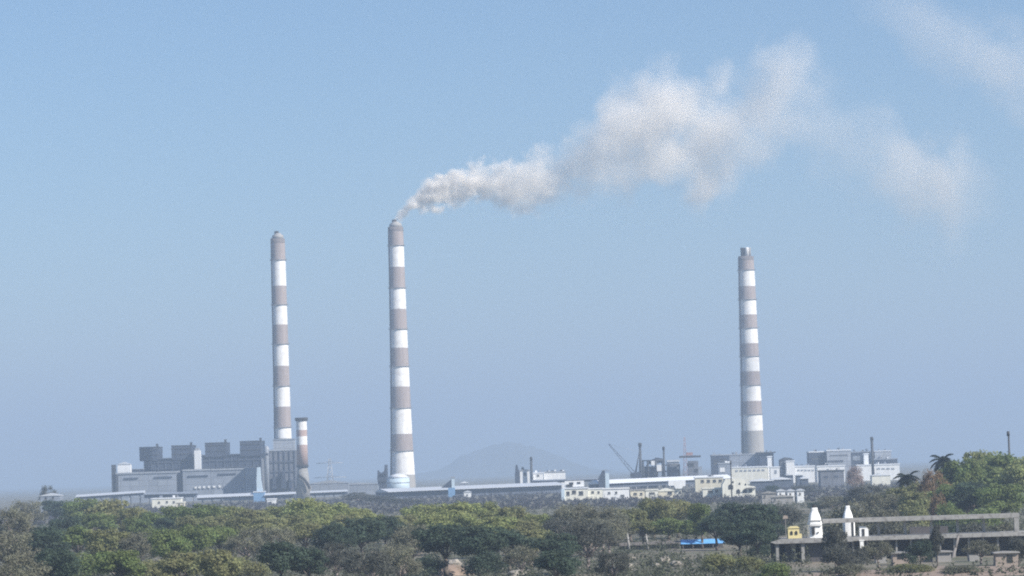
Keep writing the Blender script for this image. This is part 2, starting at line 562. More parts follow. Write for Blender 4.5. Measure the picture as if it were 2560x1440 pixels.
# ------------------------------------------------------------------ chimneys
def chimney(label, D, xs, bands, y_bot, cap, extra=None):
    """xs: (py, left px, right px) outline samples; bands: list of (py top, material)."""
    def at(py):
        for a, b in zip(xs, xs[1:]):
            if a[0] <= py <= b[0] or b is xs[-1]:
                f = (py - a[0]) / (b[0] - a[0])
                l, r = a[1] + (b[1] - a[1]) * f, a[2] + (b[2] - a[2]) * f
                return l, r
    cxs = []
    ends = [b[0] for b in bands] + [y_bot]
    rings = []
    bx = []
    for py in ends:
        l, r = at(py)
        w0, w1 = W(l, py, D), W(r, py, D)
        bx.append((w0.x + w1.x) / 2)
        rings.append(((w0.z + w1.z) / 2, (w1.x - w0.x) / 2))
    cx = sum(bx) / len(bx)
    t = thing('chimney', label, 'chimney', (cx, D, 0), 'striped power station chimneys')
    names = ['band_white', 'band_red', 'concrete', 'soot_stain']
    rr = []
    order = list(zip(rings, [b[1] for b in bands] + [bands[-1][1]]))
    z_b, r_b = rings[-1]
    rr.append((0.0, r_b * (1 + 0.0016 * z_b), names.index(bands[-1][1])))
    for i in range(len(rings) - 2, -1, -1):
        rr.append((rings[i + 1][0], rings[i + 1][1], names.index(bands[i][1])))
    z_t, r_t = rings[0]
    rr[-1] = (rr[-1][0], rr[-1][1], rr[-1][2])
    rr.append((z_t - 4.5, r_t + (rings[1][1] - r_t) * 4.5 / (z_t - rings[1][0]), 3))
    rr.append((z_t, r_t, 3))
    MB(*names).ring_stack(cx, D, rr, 40).build('shaft', t)
    top_z, top_r = rings[0]
    cap(t, cx, D, top_z, top_r)
    # galleries and the ladder cage up the shaft
    gal = 0
    for i in range(1, len(rings) - 1, 2):
        z, r = rings[i]
        MB('galv').ring_stack(cx, D, [(z - 0.35, r + 1.3, 0), (z, r + 1.3, 0)], 32).ring_stack(cx, D, [(z + 0.95, r + 1.35, 0), (z + 1.15, r + 1.35, 0)], 32, cap=False).build('gallery', t)
    a = R(-150)
    la = MB('steel_dark')
    zb, rb = rr[0][0], rr[0][1]
    for (z0, r0), (z1, r1) in zip(rings, rings[1:]):
        la.bar((cx + (r0 + .6) * math.cos(a), D + (r0 + .6) * math.sin(a), z0), (cx + (r1 + .6) * math.cos(a), D + (r1 + .6) * math.sin(a), z1), 0.5, 0.5, 5)
    la.build('ladder_cage', t)
    return t, cx, rings


def cap_cone(t, cx, D, z, r):
    MB('concrete').ring_stack(cx, D, [(z + 0.02, r * 0.86, 0), (z + 3.0, r * 0.80, 0), (z + 5.0, r * 0.42, 0), (z + 5.4, r * 0.42, 0)], 28).build('cap', t)
    MB('soot').ring_stack(cx - r * 0.15, D, [(z + 5.2, r * 0.34, 0), (z + 7.4, r * 0.32, 0)], 20).build('flue', t)


def cap_flues(t, cx, D, z, r):
    for dx, dy, mt in ((-0.42, -0.25, 'soot'), (0.12, -0.5, 'band_white'), (0.42, 0.05, 'concrete'), (-0.05, 0.45, 'soot')):
        MB(mt, 'soot').ring_stack(cx + dx * r, D + dy * r, [(z + 0.02, r * 0.25, 0), (z + 8.4, r * 0.25, 0), (z + 9.2, r * 0.25, 1)], 16).build('flue', t)


w_, g_, c_ = 'band_white', 'band_red', 'concrete'
chimney('left tall chimney with faded grey and white bands, behind the left boiler houses', 2860,
        [(597, 676, 711), (660, 677, 713), (1000, 685, 726), (1130, 687, 731)],
        [(597, g_), (650, w_), (715, g_), (762, w_), (812, g_), (860, w_), (915, g_), (965, w_), (1017, g_), (1068, w_), (1096, c_)], 1140, cap_cone)
mid, mcx, mr = chimney('middle chimney trailing thick smoke, with a round white drum at its foot', DM,
        [(568, 968, 1006), (700, 971, 1011), (900, 975, 1021), (1100, 978, 1033), (1215, 977, 1042)],
        [(568, g_), (614, w_), (668, g_), (720, w_), (773, g_), (823, w_), (870, g_), (916, w_), (967, g_), (1020, w_), (1085, g_), (1127, w_), (1187, c_)], 1215, cap_cone)
chimney('right chimney with bare flues on top and evenly spaced white bands', 3150,
        [(641, 1846, 1885), (700, 1847, 1889), (900, 1849, 1897), (1120, 1852, 1909)],
        [(641, g_), (675, w_), (716, g_), (749, w_), (787, g_), (820, w_), (859, g_), (891, w_), (929, g_), (963, w_), (1003, g_), (1036, w_), (1077, c_)], 1135, cap_flues)

# round drum and duct house at the foot of the middle chimney
def part_box(t, name, mats, px0, px1, py0, py1, D, depth, mi=0, z0=None):
    x0, x1, zb, zt = rect(px0, px1, py0, py1, D)
    return MB(*mats).box(x0, x1, D, D + depth, zb if z0 is None else z0, zt, mi).build(name, t)


x0, x1, zb, zt = rect(967, 1024, 1184, 1224, DM - 60)
t = thing('storage_silo', 'pale round storage drum at the foot of the middle chimney', 'silo', ((x0 + x1) / 2, DM - 60, 0))
rs = (x1 - x0) / 2
MB('pale_blue').ring_stack((x0 + x1) / 2, DM - 60, [(0, rs, 0), (zt - 4, rs, 0)], 32).build('drum', t)
MB('roof_white').ring_stack((x0 + x1) / 2, DM - 60, [(zt - 3.9, rs * 1.03, 0), (zt - 1.2, rs * 0.55, 0), (zt, rs * 0.2, 0)], 32).build('roof', t)
MB('galv').ring_stack((x0 + x1) / 2, DM - 60, [(zt - 9, rs * 1.04, 0), (zt - 8.4, rs * 1.04, 0)], 32, cap=False).build('hoop', t)
x0, x1, zb, zt = rect(944, 968, 1162, 1215, DM - 40)
t = thing('duct_house', 'dark stepped duct house left of the pale drum under the middle chimney', 'building', ((x0 + x1) / 2, DM - 40, 0))
wd = x1 - x0
MB('clad_blue').prism([(x0 + .25 * wd, 0), (x1, 0), (x1, zt), (x0 + .75 * wd, zt), (x0 + .7 * wd, zt - 6), (x0 + .32 * wd, zt - 8), (x0, zt - 5), (x0 - .05 * wd, zt - 14)], DM - 40, DM - 22).build('wall', t)
MB('steel_dark').box(x0 + .2 * wd, x1, DM - 42, DM - 40.1, zt - 16, zt - 15).build('platform', t)
MB('steel_dark').box(x0 + .3 * wd, x1, DM - 42, DM - 40.1, zt - 9.2, zt - 8.6).build('platform', t)


# ------------------------------------------------------------------ left power block
def boiler_house(label, D, twrs, low, base_y, xr):
    """Steel framed boiler house: towers, a lower bridge between them and shed-like side bays."""
    px0, px1 = xr
    X0, X1, zb, _ = rect(px0, px1, base_y, base_y - 30, D)
    t = thing('boiler_house', label, 'boiler house', ((X0 + X1) / 2, D, 0), 'boiler houses of the left power block')
    dep = 46
    zl = W((px0 + px1) / 2, low, D).z
    core = MB('clad_blue')
    core.box(X0 + 1, X1 - 1, D + 1.2, D + dep, 0, zl)
    core.build('wall', t)
    fr = MB('clad_frame')
    n = int((X1 - X0) / 7)
    for i in range(n + 1):
        x = X0 + 1 + (X1 - X0 - 2) * i / n
        fr.box(x - .35, x + .35, D + .3, D + 1.1, 0, zl)
    k = 1
    while k * 6.5 < zl:
        fr.box(X0 + .6, X1 - .6, D + .1, D + .9, k * 6.5 - .3, k * 6.5 + .3)
        k += 1
    fr.build('steel_frame', t)
    MB('clad_frame').box(X0 + .5, X1 - .5, D - .6, D + dep + .5, zl + .02, zl + .9).build('roof', t)
    for a, b, ty in twrs:
        x0, x1, _, zt = rect(a, b, ty, ty + 30, D)
        tw = MB('clad_blue', 'steel_dark')
        tw.box(x0, x1, D - .8, D + dep - 4, zl - 1.5, zt)
        q = zl + 4
        while q < zt - 2:
            tw.box(x0 - .15, x1 + .15, D - 1.4, D - .82, q, q + .7, 1)
            q += 5.5
        o = tw.build('boiler_tower', t)
        MB('steel_dark').box(x0 - .3, x1 + .3, D - 1.1, D + dep - 3.7, zt + .02, zt + .8).build('roof', o)
        MB('steel_dark').box(x1 - 2.0, x1 + .1, D + 4, D + 7, zt + .85, zt + 3.6).build('vent_stack', o)
    return t


boiler_house('dark blue-grey twin-towered boiler house at the left, beside the white lift shaft', 2960, [(349, 394, 1119), (429, 479, 1115)], 1147, 1182, (358, 486))
boiler_house('dark twin-towered boiler house next to the left tall chimney', 2960, [(513, 565, 1108), (600, 653, 1104)], 1137, 1176, (503, 655))

x0, x1, zb, zt = rect(486, 501, 1126, 1185, 2950)
t = thing('lift_shaft', 'narrow bright white lift shaft between the two dark boiler houses', 'lift shaft', ((x0 + x1) / 2, 2950, 0))
MB('white').box(x0, x1, 2950, 2958, 0, zt).build('shaft', t)
MB('clad_light').box(x0 + 1, x1 - 1, 2951, 2957, zt + .02, zt + 2.5).build('machine_room', t)
x0, x1, zb, zt = rect(660, 675, 1115, 1217, 2930)
t = thing('coal_silo', 'tall pale rounded silo between the right boiler house and the grey filter block', 'silo', ((x0 + x1) / 2, 2930, 0))
rs = (x1 - x0) / 2
MB('clad_light').ring_stack((x0 + x1) / 2, 2930, [(0, rs, 0), (zt - 5, rs, 0), (zt - 2, rs * .85, 0), (zt, rs * .45, 0)], 20).build('body', t)
MB('galv').box(x0 - 1.6, x0 + .4, 2924, 2927, 0, zt - 8).build('ladder_cage', t)
MB('clad_blue').box(x0 - 2.4, x1 - 1, 2922, 2923.8, zt - 9.5, zt - 7).build('platform', t)

# filter block in front of the left chimney
x0, x1, zb, zt = rect(674, 738, 1127, 1240, 2800)
t = thing('filter_house', 'square grey filter house standing in front of the foot of the left tall chimney', 'building', ((x0 + x1) / 2, 2800, 0))
MB('esp').box(x0, x1, 2800, 2830, 0, zt).build('wall', t)
MB('clad_light').box(x0 - .6, x1 + .6, 2799.4, 2830.6, zt + .02, zt + 1.4).build('roof', t)
fr = MB('clad_frame')
for i in range(6):
    x = x0 + (x1 - x0) * i / 5
    fr.box(x - .4, x + .4, 2799.0, 2799.9, 0, zt - .1)
for z in (8, 17, 26, 35):
    if z < zt:
        fr.box(x0 - .2, x1 + .2, 2798.6, 2798.98, z, z + .8)
fr.build('steel_frame', t)
for i, (fx, w, h) in enumerate(((.12, .16, 12), (.45, .2, 16), (.75, .14, 9))):
    xa = x0 + (x1 - x0) * fx
    MB('clad_blue').prism([(xa, 10), (xa + w * (x1 - x0), 10), (xa + w * .75 * (x1 - x0), 10 + h), (xa + w * .25 * (x1 - x0), 10 + h)], 2794, 2798.5).build('hopper', t)
# the paler block behind it, under the chimney
x0, x1, zb, zt = rect(683, 737, 1100, 1128, 2836)
t = thing('duct_block', 'pale grey duct block rising above the filter house around the left tall chimney', 'building', ((x0 + x1) / 2, 2836, 0))
MB('clad_light').box(x0, x1, 2836, 2846, 0, zt).build('wall', t)
MB('clad_mid').box(x0 - .5, x1 + .5, 2835.5, 2846.5, zt + .02, zt + 1).build('roof', t)

# turbine hall
t = thing('turbine_hall', 'long low grey turbine hall in front of the dark boiler houses', 'building', (W(465, 1230, 2870).x, 2870, 0))
for a, b, ty in ((290, 441, 1184), (457, 527, 1177), (527.6, 612, 1175)):
    x0, x1, _, zt = rect(a, b, ty, ty + 40, 2870)
    o = MB('clad_mid').box(x0, x1, 2870, 2900, 0, zt).build('hall_wall', t)
    MB('clad_light').box(x0 - .3, x1 + .3, 2869.2, 2900.3, zt + .02, zt + 1.6).build('roof', o)
for a, b, y in ((310, 345, 1196), (385, 430, 1193), (470, 520, 1190), (545, 590, 1185)):
    part_box(t, 'louvre_band', ['clad_blue'], a, b, y - 1.6, y + 1.6, 2869.0, .9)
part_box(t, 'dark_gap_infill', ['clad_blue'], 441.6, 456.4, 1181, 1240, 2876, 14, z0=0)  # dark box filling the gap between two hall segments
for a in (486, 496, 507, 519, 532, 546):
    part_box(t, 'window', ['white'], a, a + 6, 1216.5 - (a - 486) * .05, 1221.5 - (a - 486) * .05, 2869.0, .9)
part_box(t, 'annexe', ['clad_light'], 613, 639, 1168, 1217, 2866, 20, z0=0)
part_box(t, 'gable_post', ['steel_dark'], 279, 289, 1162, 1232, 2872, 6, z0=0)
part_box(t, 'gable_post', ['steel_dark'], 290.5, 295, 1186, 1232, 2864, 3, z0=0)

x0, x1, zb, zt = rect(294, 326, 1161, 1190, 2905)
t = thing('rooftop_tank_house', 'small bright white house standing on the left end of the turbine hall', 'building', ((x0 + x1) / 2, 2905, 0))
MB('white').box(x0, x1, 2905, 2915, 0, zt).build('wall', t)
MB('roof_sheet').prism([(x0 - .6, zt + .02), (x1 + .6, zt + .02), ((x0 + x1) / 2, zt + 2.4)], 2904.4, 2915.6).build('roof', t)
x0, x1, zb, zt = rect(326, 358, 1174, 1200, 2935)
t = thing('bunker_bay', 'low dark bay between the white rooftop house and the left boiler house', 'building', ((x0 + x1) / 2, 2935, 0))
MB('clad_blue').box(x0, x1, 2935, 2950, 0, zt).build('wall', t)
MB('clad_mid').box(x0 - .4, x1 + .4, 2934.5, 2950.4, zt + .02, zt + .8).build('roof', t)

# conveyor towers and galleries, left
x0, x1, zb, zt = rect(641, 652, 1168, 1245, 2560)
x2, x3, _, zm = rect(634, 662, 1228, 1260, 2560)
t = thing('transfer_tower', 'pale blue conveyor tower with a wider blue foot before the left power block', 'tower', ((x0 + x1) / 2, 2560, 0), 'conveyor transfer towers')
MB('pale_blue').prism([(x0, zm + .02), (x1 + 1.2, zm + .02), (x1, zm + 9), (x1 - .4, zt), (x0 + .8, zt), (x0, zm + 9)], 2561, 2566).build('shaft', t)
MB('blue_sheet').box(x2, x3, 2559, 2568, 0, zm).build('base', t)
MB('roof_white').box(x2 - .4, x3 + .4, 2558.6, 2568.4, zm - .9, zm - .1).build('eave', t)


def gallery(label, a, b, th, Da, Db, under=7, tres=9, name='conveyor_gallery', roof='roof_sheet', wide=9, group='covered conveyors', eave=2.6):
    """Covered conveyor from pixel a to pixel b (roof top edge), on trestles."""
    pa, pb = W(a[0], a[1], Da), W(b[0], b[1], Db)
    ta = th * K * Da
    t = thing(name, label, 'conveyor', ((pa.x + pb.x) / 2, (pa.y + pb.y) / 2, 0), group)
    d = Vector((pb.x - pa.x, pb.y - pa.y, 0))
    L = d.length
    d /= L
    nrm = Vector((-d.y, d.x, 0))
    if nrm.y < 0:
        nrm = -nrm

    def quadbox(mb, h0, h1, w0, w1, mi=0, s0=0.0, s1=1.0):
        vv = []
        for sgn in (s0, s1):
            p = pa.lerp(pb, sgn)
            for w, h in ((w0, h0), (w1, h0), (w1, h1), (w0, h1)):
                q = p + nrm * w
                vv.append(mb.bm.verts.new((q.x, q.y, p.z + h)))
        for q in ((0, 1, 2, 3), (7, 6, 5, 4), (0, 4, 5, 1), (1, 5, 6, 2), (2, 6, 7, 3), (3, 7, 4, 0)):
            mb.bm.faces.new([vv[i] for i in q]).material_index = mi
    m = MB(roof)
    vv = []
    for sgn in (-.004, 1.004):
        p = pa.lerp(pb, sgn)
        for w, h in ((-eave, -ta), (wide * .5, 0), (wide + .8, -ta), (wide + .8, -ta - .3), (-eave, -ta - .3)):
            q = p + nrm * w
            vv.append(m.bm.verts.new((q.x, q.y, p.z + h)))
    for q in ((0, 1, 2, 3, 4), (9, 8, 7, 6, 5), (0, 5, 6, 1), (1, 6, 7, 2), (2, 7, 8, 3), (3, 8, 9, 4), (4, 9, 5, 0)):
        m.bm.faces.new([vv[i] for i in q])
    m.build('roof', t)
    zmin = min(pa.z, pb.z)
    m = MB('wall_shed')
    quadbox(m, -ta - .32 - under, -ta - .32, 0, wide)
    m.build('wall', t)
    for i in range(tres):
        p = pa.lerp(pb, (i + .5) / tres)
        zt_ = p.z - ta - .34 - under
        if zt_ > 1:
            q, q2 = p + nrm * .6, p + nrm * (wide - .6)
            MB('galv').bar((q.x, q.y, -.5), (q.x, q.y, zt_), .35).bar((q2.x, q2.y, -.5), (q2.x, q2.y, zt_), .35).bar((q.x, q.y, 0), (q2.x, q2.y, zt_), .2).build('trestle', t)
    return t


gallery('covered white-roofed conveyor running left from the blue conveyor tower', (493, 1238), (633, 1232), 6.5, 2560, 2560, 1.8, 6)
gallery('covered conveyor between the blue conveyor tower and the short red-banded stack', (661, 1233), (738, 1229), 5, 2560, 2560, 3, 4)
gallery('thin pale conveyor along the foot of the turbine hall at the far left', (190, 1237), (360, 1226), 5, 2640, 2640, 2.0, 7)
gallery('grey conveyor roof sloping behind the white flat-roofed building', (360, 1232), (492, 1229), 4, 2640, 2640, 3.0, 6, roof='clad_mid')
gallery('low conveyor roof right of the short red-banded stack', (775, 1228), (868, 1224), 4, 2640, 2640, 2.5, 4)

# short stack
D = 2700
x0, x1, _, zt = rect(738, 768, 1044, 1060, D)
xb0, xb1, _, _ = rect(741, 772, 1150, 1165, D)
Zs = [W(754, y, D).z for y in (1044, 1052, 1054, 1075, 1091, 1112, 1136, 1162)]
cx = (x0 + x1 + xb0 + xb1) / 4
t = thing('process_stack', 'short stout stack with two white bands, terracotta bands and a black lip', 'chimney', (cx, D, 0))
r0_, r1_ = (x1 - x0) / 2 * .88, (xb1 - xb0) / 2 * .9
MB('band_terracotta', 'band_white').ring_stack(cx, D, [(Zs[7], r1_, 0), (Zs[5], r1_ * .98, 1), (Zs[4], r1_ * .96, 0), (Zs[3], r0_ * 1.03, 1), (Zs[2], r0_, 1), (Zs[1], r0_, 1)], 28).build('shaft', t)
MB('soot').ring_stack(cx, D, [(Zs[1] + .02, r0_ * 1.22, 0), (Zs[0], r0_ * 1.22, 0)], 28).build('lip', t)
MB('soot').ring_stack(cx, D, [(Zs[7] - 2.4, r1_ * 1.08, 0), (Zs[7] - .02, r1_ * 1.08, 0)], 28).build('ring', t)
MB('concrete_pale').ring_stack(cx, D, [(0, r1_ * 1.25, 0), (Zs[7] - 12, r1_ * 1.12, 0), (Zs[7] - 2.45, r1_ * .86, 0)], 28).build('base', t)
a, b, c = W(746, 1188, D - 8), W(767, 1200, D - 8), W(774, 1222, D - 8)
pts = [a]
for i in range(1, 9):
    f = i / 8
    pts.append(a * (1 - f) ** 2 + b * 2 * f * (1 - f) + c * f * f)
MB('soot').tube(pts, [1.3] * 9, 8).build('bent_duct', t)
MB('concrete_pale').box(cx - 7, cx + 7, D - 3, D + 6, 0, 12).build('plinth', t)

# long shed in the middle and its neighbours
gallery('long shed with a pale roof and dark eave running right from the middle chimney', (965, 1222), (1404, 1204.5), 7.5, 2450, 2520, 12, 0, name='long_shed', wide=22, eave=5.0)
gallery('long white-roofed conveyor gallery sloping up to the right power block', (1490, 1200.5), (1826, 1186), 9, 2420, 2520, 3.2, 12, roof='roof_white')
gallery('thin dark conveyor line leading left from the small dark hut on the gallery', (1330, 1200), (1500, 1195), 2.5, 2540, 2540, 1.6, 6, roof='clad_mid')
x0, x1, _, zt = rect(1120, 1137, 1192, 1235, 2440)
t = thing('transfer_tower', 'small blue conveyor tower on the long shed, right of the middle chimney', 'tower', ((x0 + x1) / 2, 2440, 0), 'conveyor transfer towers')
MB('blue_sheet').box(x0, x1, 2440, 2446, 0, zt - 9).build('base', t)
MB('pale_blue').box(x0 + 3, x1 - .2, 2441, 2445, zt - 8.98, zt - 1).build('shaft', t)
MB('clad_blue').prism([(x0 - 6, zt - 8.9), (x0 + 2.9, zt - 8.9), (x0 + 2.9, zt - 2)], 2441, 2445).build('chute', t)
MB('clad_light').box(x0 + 2.4, x1 + .4, 2440.5, 2445.5, zt - .98, zt).build('roof', t)
x0, x1, _, zt = rect(1496, 1526, 1177, 1215, 2415)
t = thing('transfer_tower', 'dark and pale blue conveyor tower at the left end of the white gallery', 'tower', ((x0 + x1) / 2, 2415, 0), 'conveyor transfer towers')
MB('clad_blue').prism([(x0, 0), (x0 + 5.5, 0), (x0 + 5.5, zt), (x0 + 3.4, zt), (x0, zt - 6)], 2415, 2420).build('shaft', t)
MB('pale_blue').box(x0 + 5.55, x1 - 1, 2415.5, 2420, 0, zt - 2).build('side_bay', t)
MB('clad_mid').box(x0 + 3, x1 - .6, 2414.6, 2420.4, zt + .02, zt + .6).build('roof', t)


# ------------------------------------------------------------------ small plant buildings
def block(name, label, cat, px0, px1, py0, D, depth, wall, roof=None, pitch=0.0, wins=(), winmat='opening', over=.5, group=None, elev=None):
    """Building on the ground. wins: (px0, px1, py0, py1) openings; pitch: roof rise in metres."""
    x0, x1, zb, zt = rect(px0, px1, py0, py0 + 20, D)
    t = thing(name, label, cat, ((x0 + x1) / 2, D, 0), group)
    base = 0 if elev is None else W((px0 + px1) / 2, elev, D).z
    MB(wall).box(x0, x1, D, D + depth, base, zt).build('wall', t)
    th = max(.4, min(1.2, D * .0004))
    if roof:
        if pitch:
            MB(roof).prism([(x0 - over, zt + .02), (x1 + over, zt + .02), (x1 + over, zt + .3), ((x0 + x1) / 2, zt + .3 + pitch), (x0 - over, zt + .3)], D - over, D + depth + over).build('roof', t)
        else:
            MB(roof).box(x0 - over, x1 + over, D - over, D + depth + over, zt + .02, zt + th).build('roof', t)
    if roof and not pitch and depth >= 10 and x1 - x0 > 9:
        rv = random.Random(int(px0 * 3 + py0))
        for i in range(2 if x1 - x0 < 18 else 4):
            xv, wv = x0 + (x1 - x0) * rv.uniform(.08, .85), rv.uniform(.9, 2.4)
            o = MB(rv.choice(('clad_frame', 'clad_mid', 'white', 'galv'))).box(xv, min(xv + wv, x1), D + depth * .3, D + depth * .3 + 2, zt + th + .02, zt + th + rv.uniform(.8, 2.2)).build('roof_vent', t)
    for w in wins:
        a, b, c, d = rect(*w, D)
        o = MB(winmat).box(a, b, D - .12, D + .05, c, d).build('window', t)
        MB('concrete_pale').box(a - .15, b + .15, D - .35, D - .13, c - .3, c - .02).build('sill', o)
    return t


block('site_office', 'white flat-roofed building peeking over the trees below the turbine hall', 'building', 380, 452, 1247, 2250, 14, 'cream_pale', 'roof_white', 0, [(395, 400, 1254, 1258), (415, 420, 1253, 1257), (432, 437, 1253, 1257)])
block('annex_building', 'small pale yellow annex at the right end of the white flat-roofed building', 'building', 440, 460, 1257, 2200, 8, 'cream', 'cream_pale', 0, [(446, 450, 1260, 1264)])
block('pump_house', 'tiny white pump house just right of the blue conveyor tower', 'building', 668, 689, 1249, 2300, 8, 'white', 'roof_white', 0, [(674, 679, 1254, 1258)])
block('farm_house', 'lone pale house behind the dark bare tree at the far left', 'house', 101, 150, 1240, 2000, 12, 'clad_mid', 'roof_sheet', 1.6, [(112, 117, 1243, 1248), (130, 135, 1242, 1247)])
block('grey_shed', 'low grey shed right of the short red-banded stack', 'building', 775, 870, 1209, 2900, 20, 'clad_mid', 'clad_light', 3)
block('grey_shed', 'long low grey shed between the left power block and the drum', 'building', 840, 945, 1212, 2950, 20, 'clad_mid', 'clad_light', 2)
block('pump_house', 'little white hut in front of the long shed, beside the small blue tower', 'building', 1160, 1178, 1231, 2380, 6, 'white', 'roof_sheet', 1.2, [(1166, 1170, 1236, 1239)])
block('pump_house', 'tiny grey hut on the skyline between the small blue tower and the hill', 'building', 1152, 1170, 1208, 2600, 6, 'clad_mid', 'roof_white', 1.2)

# cluster under the hill
D = 2750
t = block('mill_house', 'white mill house with a dark stepped annex below the right slope of the hill', 'building', 1300, 1324, 1177, D, 12, 'white', 'clad_light', 0, [(1309, 1315, 1181, 1189)])
x0, x1, _, zt = rect(1287, 1299.5, 1162, 1200, D)
MB('clad_blue').prism([(x0, 0), (x1, 0), (x1, zt - 7), (x0 + 3.2, zt - 3), (x0 + 2.6, zt), (x0 + 1, zt), (x0, zt - 9)], D - 1, D + 9).build('annex', t)
MB('steel_dark').box(x0 + 6.2, x1 + 4, D + 1, D + 4, zt - 8, zt - 2.4).build('chute', t)
block('workshop', 'low white workshop right of the dark stack beside the mill house', 'building', 1333, 1358, 1184, D + 8, 12, 'white', 'roof_white', 0, [(1342, 1348, 1187, 1191)])
block('workshop', 'longer white workshop with roof vents under the hill', 'building', 1360, 1414, 1181, D + 14, 12, 'white', 'clad_light', 0, [(1378, 1384, 1176, 1179), (1400, 1406, 1175, 1178)])


def steel_stack(label, px, py0, py1, D, wpx, cap=1.5, name='steel_stack', cat='stack', m='steel_dark'):
    p = W(px, py0, D)
    q = W(px, py1, D)
    t = thing(name, label, cat, ((p.x + q.x) / 2, D, 0), 'slim dark stacks and masts')
    r = wpx * K * D / 2
    x = (p.x + q.x) / 2
    hc = (p.z) * .0 + 9 * K * D
    MB(m).ring_stack(x, D, [(0, r * 1.15, 0), (p.z - hc, r, 0)], 14).build('shaft', t)
    MB('soot').ring_stack(x, D, [(p.z - hc + .02, r * cap, 0), (p.z - .3 * hc, r * cap, 0), (p.z, r * cap * .7, 0)], 14).build('cap', t)
    return t


steel_stack('slim dark stack beside the white mill house below the hill', 1328.5, 1142, 1200, D - 4, 6, 1.1)
steel_stack('slim dark stack with a knobbed top right of the crane boom', 1601, 1107, 1190, 2760, 6, 1.5)
steel_stack('shorter slim dark stack standing on the steel hopper frame', 1660, 1116, 1190, 2770, 4.6, 1.4)
steel_stack('tallest slim dark stack, in front of the white hall at the right', 2181, 1092, 1190, 2600, 6.5, 1.2)

# crane
D = 2700
p0, p1 = W(1587, 1186, D), W(1522, 1110, D)
t = thing('crane', 'lattice boom crane leaning left against the sky beside the slim stacks', 'crane', (p0.x, D, 0))
bm_ = MB('steel_dark')
d = p1 - p0
sd_ = Vector((-d.z, 0, d.x)).normalized()
for o_ in (-1, 1):
    bm_.bar(p0 + sd_ * o_ * 1.5, p1 + sd_ * o_ * .4, .3, .2, 5)
for i in range(14):
    f0, f1 = i / 14, (i + 1) / 14
    w0, w1 = 1.5 - 1.1 * f0, 1.5 - 1.1 * f1
    g = 1 if i % 2 else -1
    bm_.bar(p0 + d * f0 + sd_ * w0 * g, p0 + d * f1 - sd_ * w1 * g, .12, .1, 4)
bm_.build('boom', t)
q1 = W(1598, 1130, D)
MB('steel_dark').bar(p0 + Vector((.5, 0, 0)), q1, .9, .3, 5).bar(p0 + Vector((4, 0, 0)), q1, .3, .2, 4).build('mast', t)
MB('galv').bar(q1, p1, .09, .09, 4).build('stay_rope', t)
MB('clad_blue', 'opening').prism([(p0.x - 4, p0.z - 3), (p0.x + 6, p0.z - 3), (p0.x + 6, p0.z + 1.6), (p0.x + 1, p0.z + 2.4), (p0.x - 4, p0.z + 1)], D - 3, D + 3).box(p0.x - 4.05, p0.x - 1.5, D - 3.2, D - 2.9, p0.z - 1, p0.z + .6, 1).build('cab', t)
MB('steel_dark').box(p0.x - 3, p0.x + 4, D - 3, D + 3, 0, p0.z - 3.02).build('undercarriage', t)

# open steel hopper frame
D = 2800
t = thing('hopper_frame', 'tangled dark steel hopper frame with white chutes behind the white gallery', 'steel structure', (W(1650, 1180, D).x, D, 0))
fr = MB('steel_dark')
for a in (1608, 1620, 1640, 1657, 1672, 1698):
    q = W(a, 1150 if a < 1660 else 1160, D)
    fr.bar((q.x, D, 0), (q.x, D, q.z), .9, .7, 5)
    fr.bar((q.x, D + 14, 0), (q.x, D + 14, q.z), .9, .7, 5)
for (a, b, y) in ((1606, 1662, 1152), (1606, 1660, 1168), (1655, 1700, 1163), (1606, 1700, 1180)):
    p, q = W(a, y, D), W(b, y - (b - a) * .03, D)
    fr.bar(p, q, .8, .8, 4)
for (a, ya, b, yb) in ((1608, 1180, 1622, 1152), (1640, 1180, 1622, 1152), (1640, 1152, 1658, 1180), (1672, 1180, 1698, 1162)):
    fr.bar(W(a, ya, D), W(b, yb, D), .5, .5, 4)
fr.build('steel_frame', t)
x0, x1, zb, zt = rect(1620, 1657, 1144, 1160, D)
MB('clad_blue').prism([(x0, zb), (x1, zb + 1), (x1, zt - 1), (x0 + 8, zt), (x0, zt - 4)], D + 1, D + 13).build('roof', t)
part_box(t, 'machine_room', ['clad_blue'], 1612, 1645, 1168, 1190, D + 2, 10, z0=0)
part_box(t, 'machine_room', ['clad_mid'], 1668, 1698, 1155, 1190, D + 2, 10, z0=0)
part_box(t, 'roof_sheet', ['roof_sheet'], 1667, 1700, 1150, 1154.5, D + 1, 12)
part_box(t, 'chute', ['white'], 1628, 1637, 1152, 1163, D - 2, 3)
part_box(t, 'chute', ['white'], 1642, 1654, 1162, 1178, D - 3, 3)
part_box(t, 'hopper', ['steel_dark'], 1636, 1646, 1172, 1186, D - 1.8, 2)

D = 2780
t = thing('ore_bin', 'rust-grey screening house with a wide top platform right of the hopper frame', 'building', (W(1735, 1180, D).x, D, 0))
part_box(t, 'wall', ['esp'], 1722, 1746, 1152, 1190, D, 12, z0=0)
part_box(t, 'platform', ['steel_dark'], 1700, 1752, 1139, 1144, D - 1, 14)
part_box(t, 'top_house', ['red_lattice'], 1716, 1732, 1131, 1138.6, D + 2, 8)
part_box(t, 'lower_house', ['clad_mid'], 1745.4, 1756, 1166, 1190, D + 1, 9, z0=0)
part_box(t, 'opening', ['opening'], 1718, 1735, 1158, 1166, D - .4, .35)
part_box(t, 'opening', ['opening'], 1736, 1745, 1172, 1180, D - .4, .35)


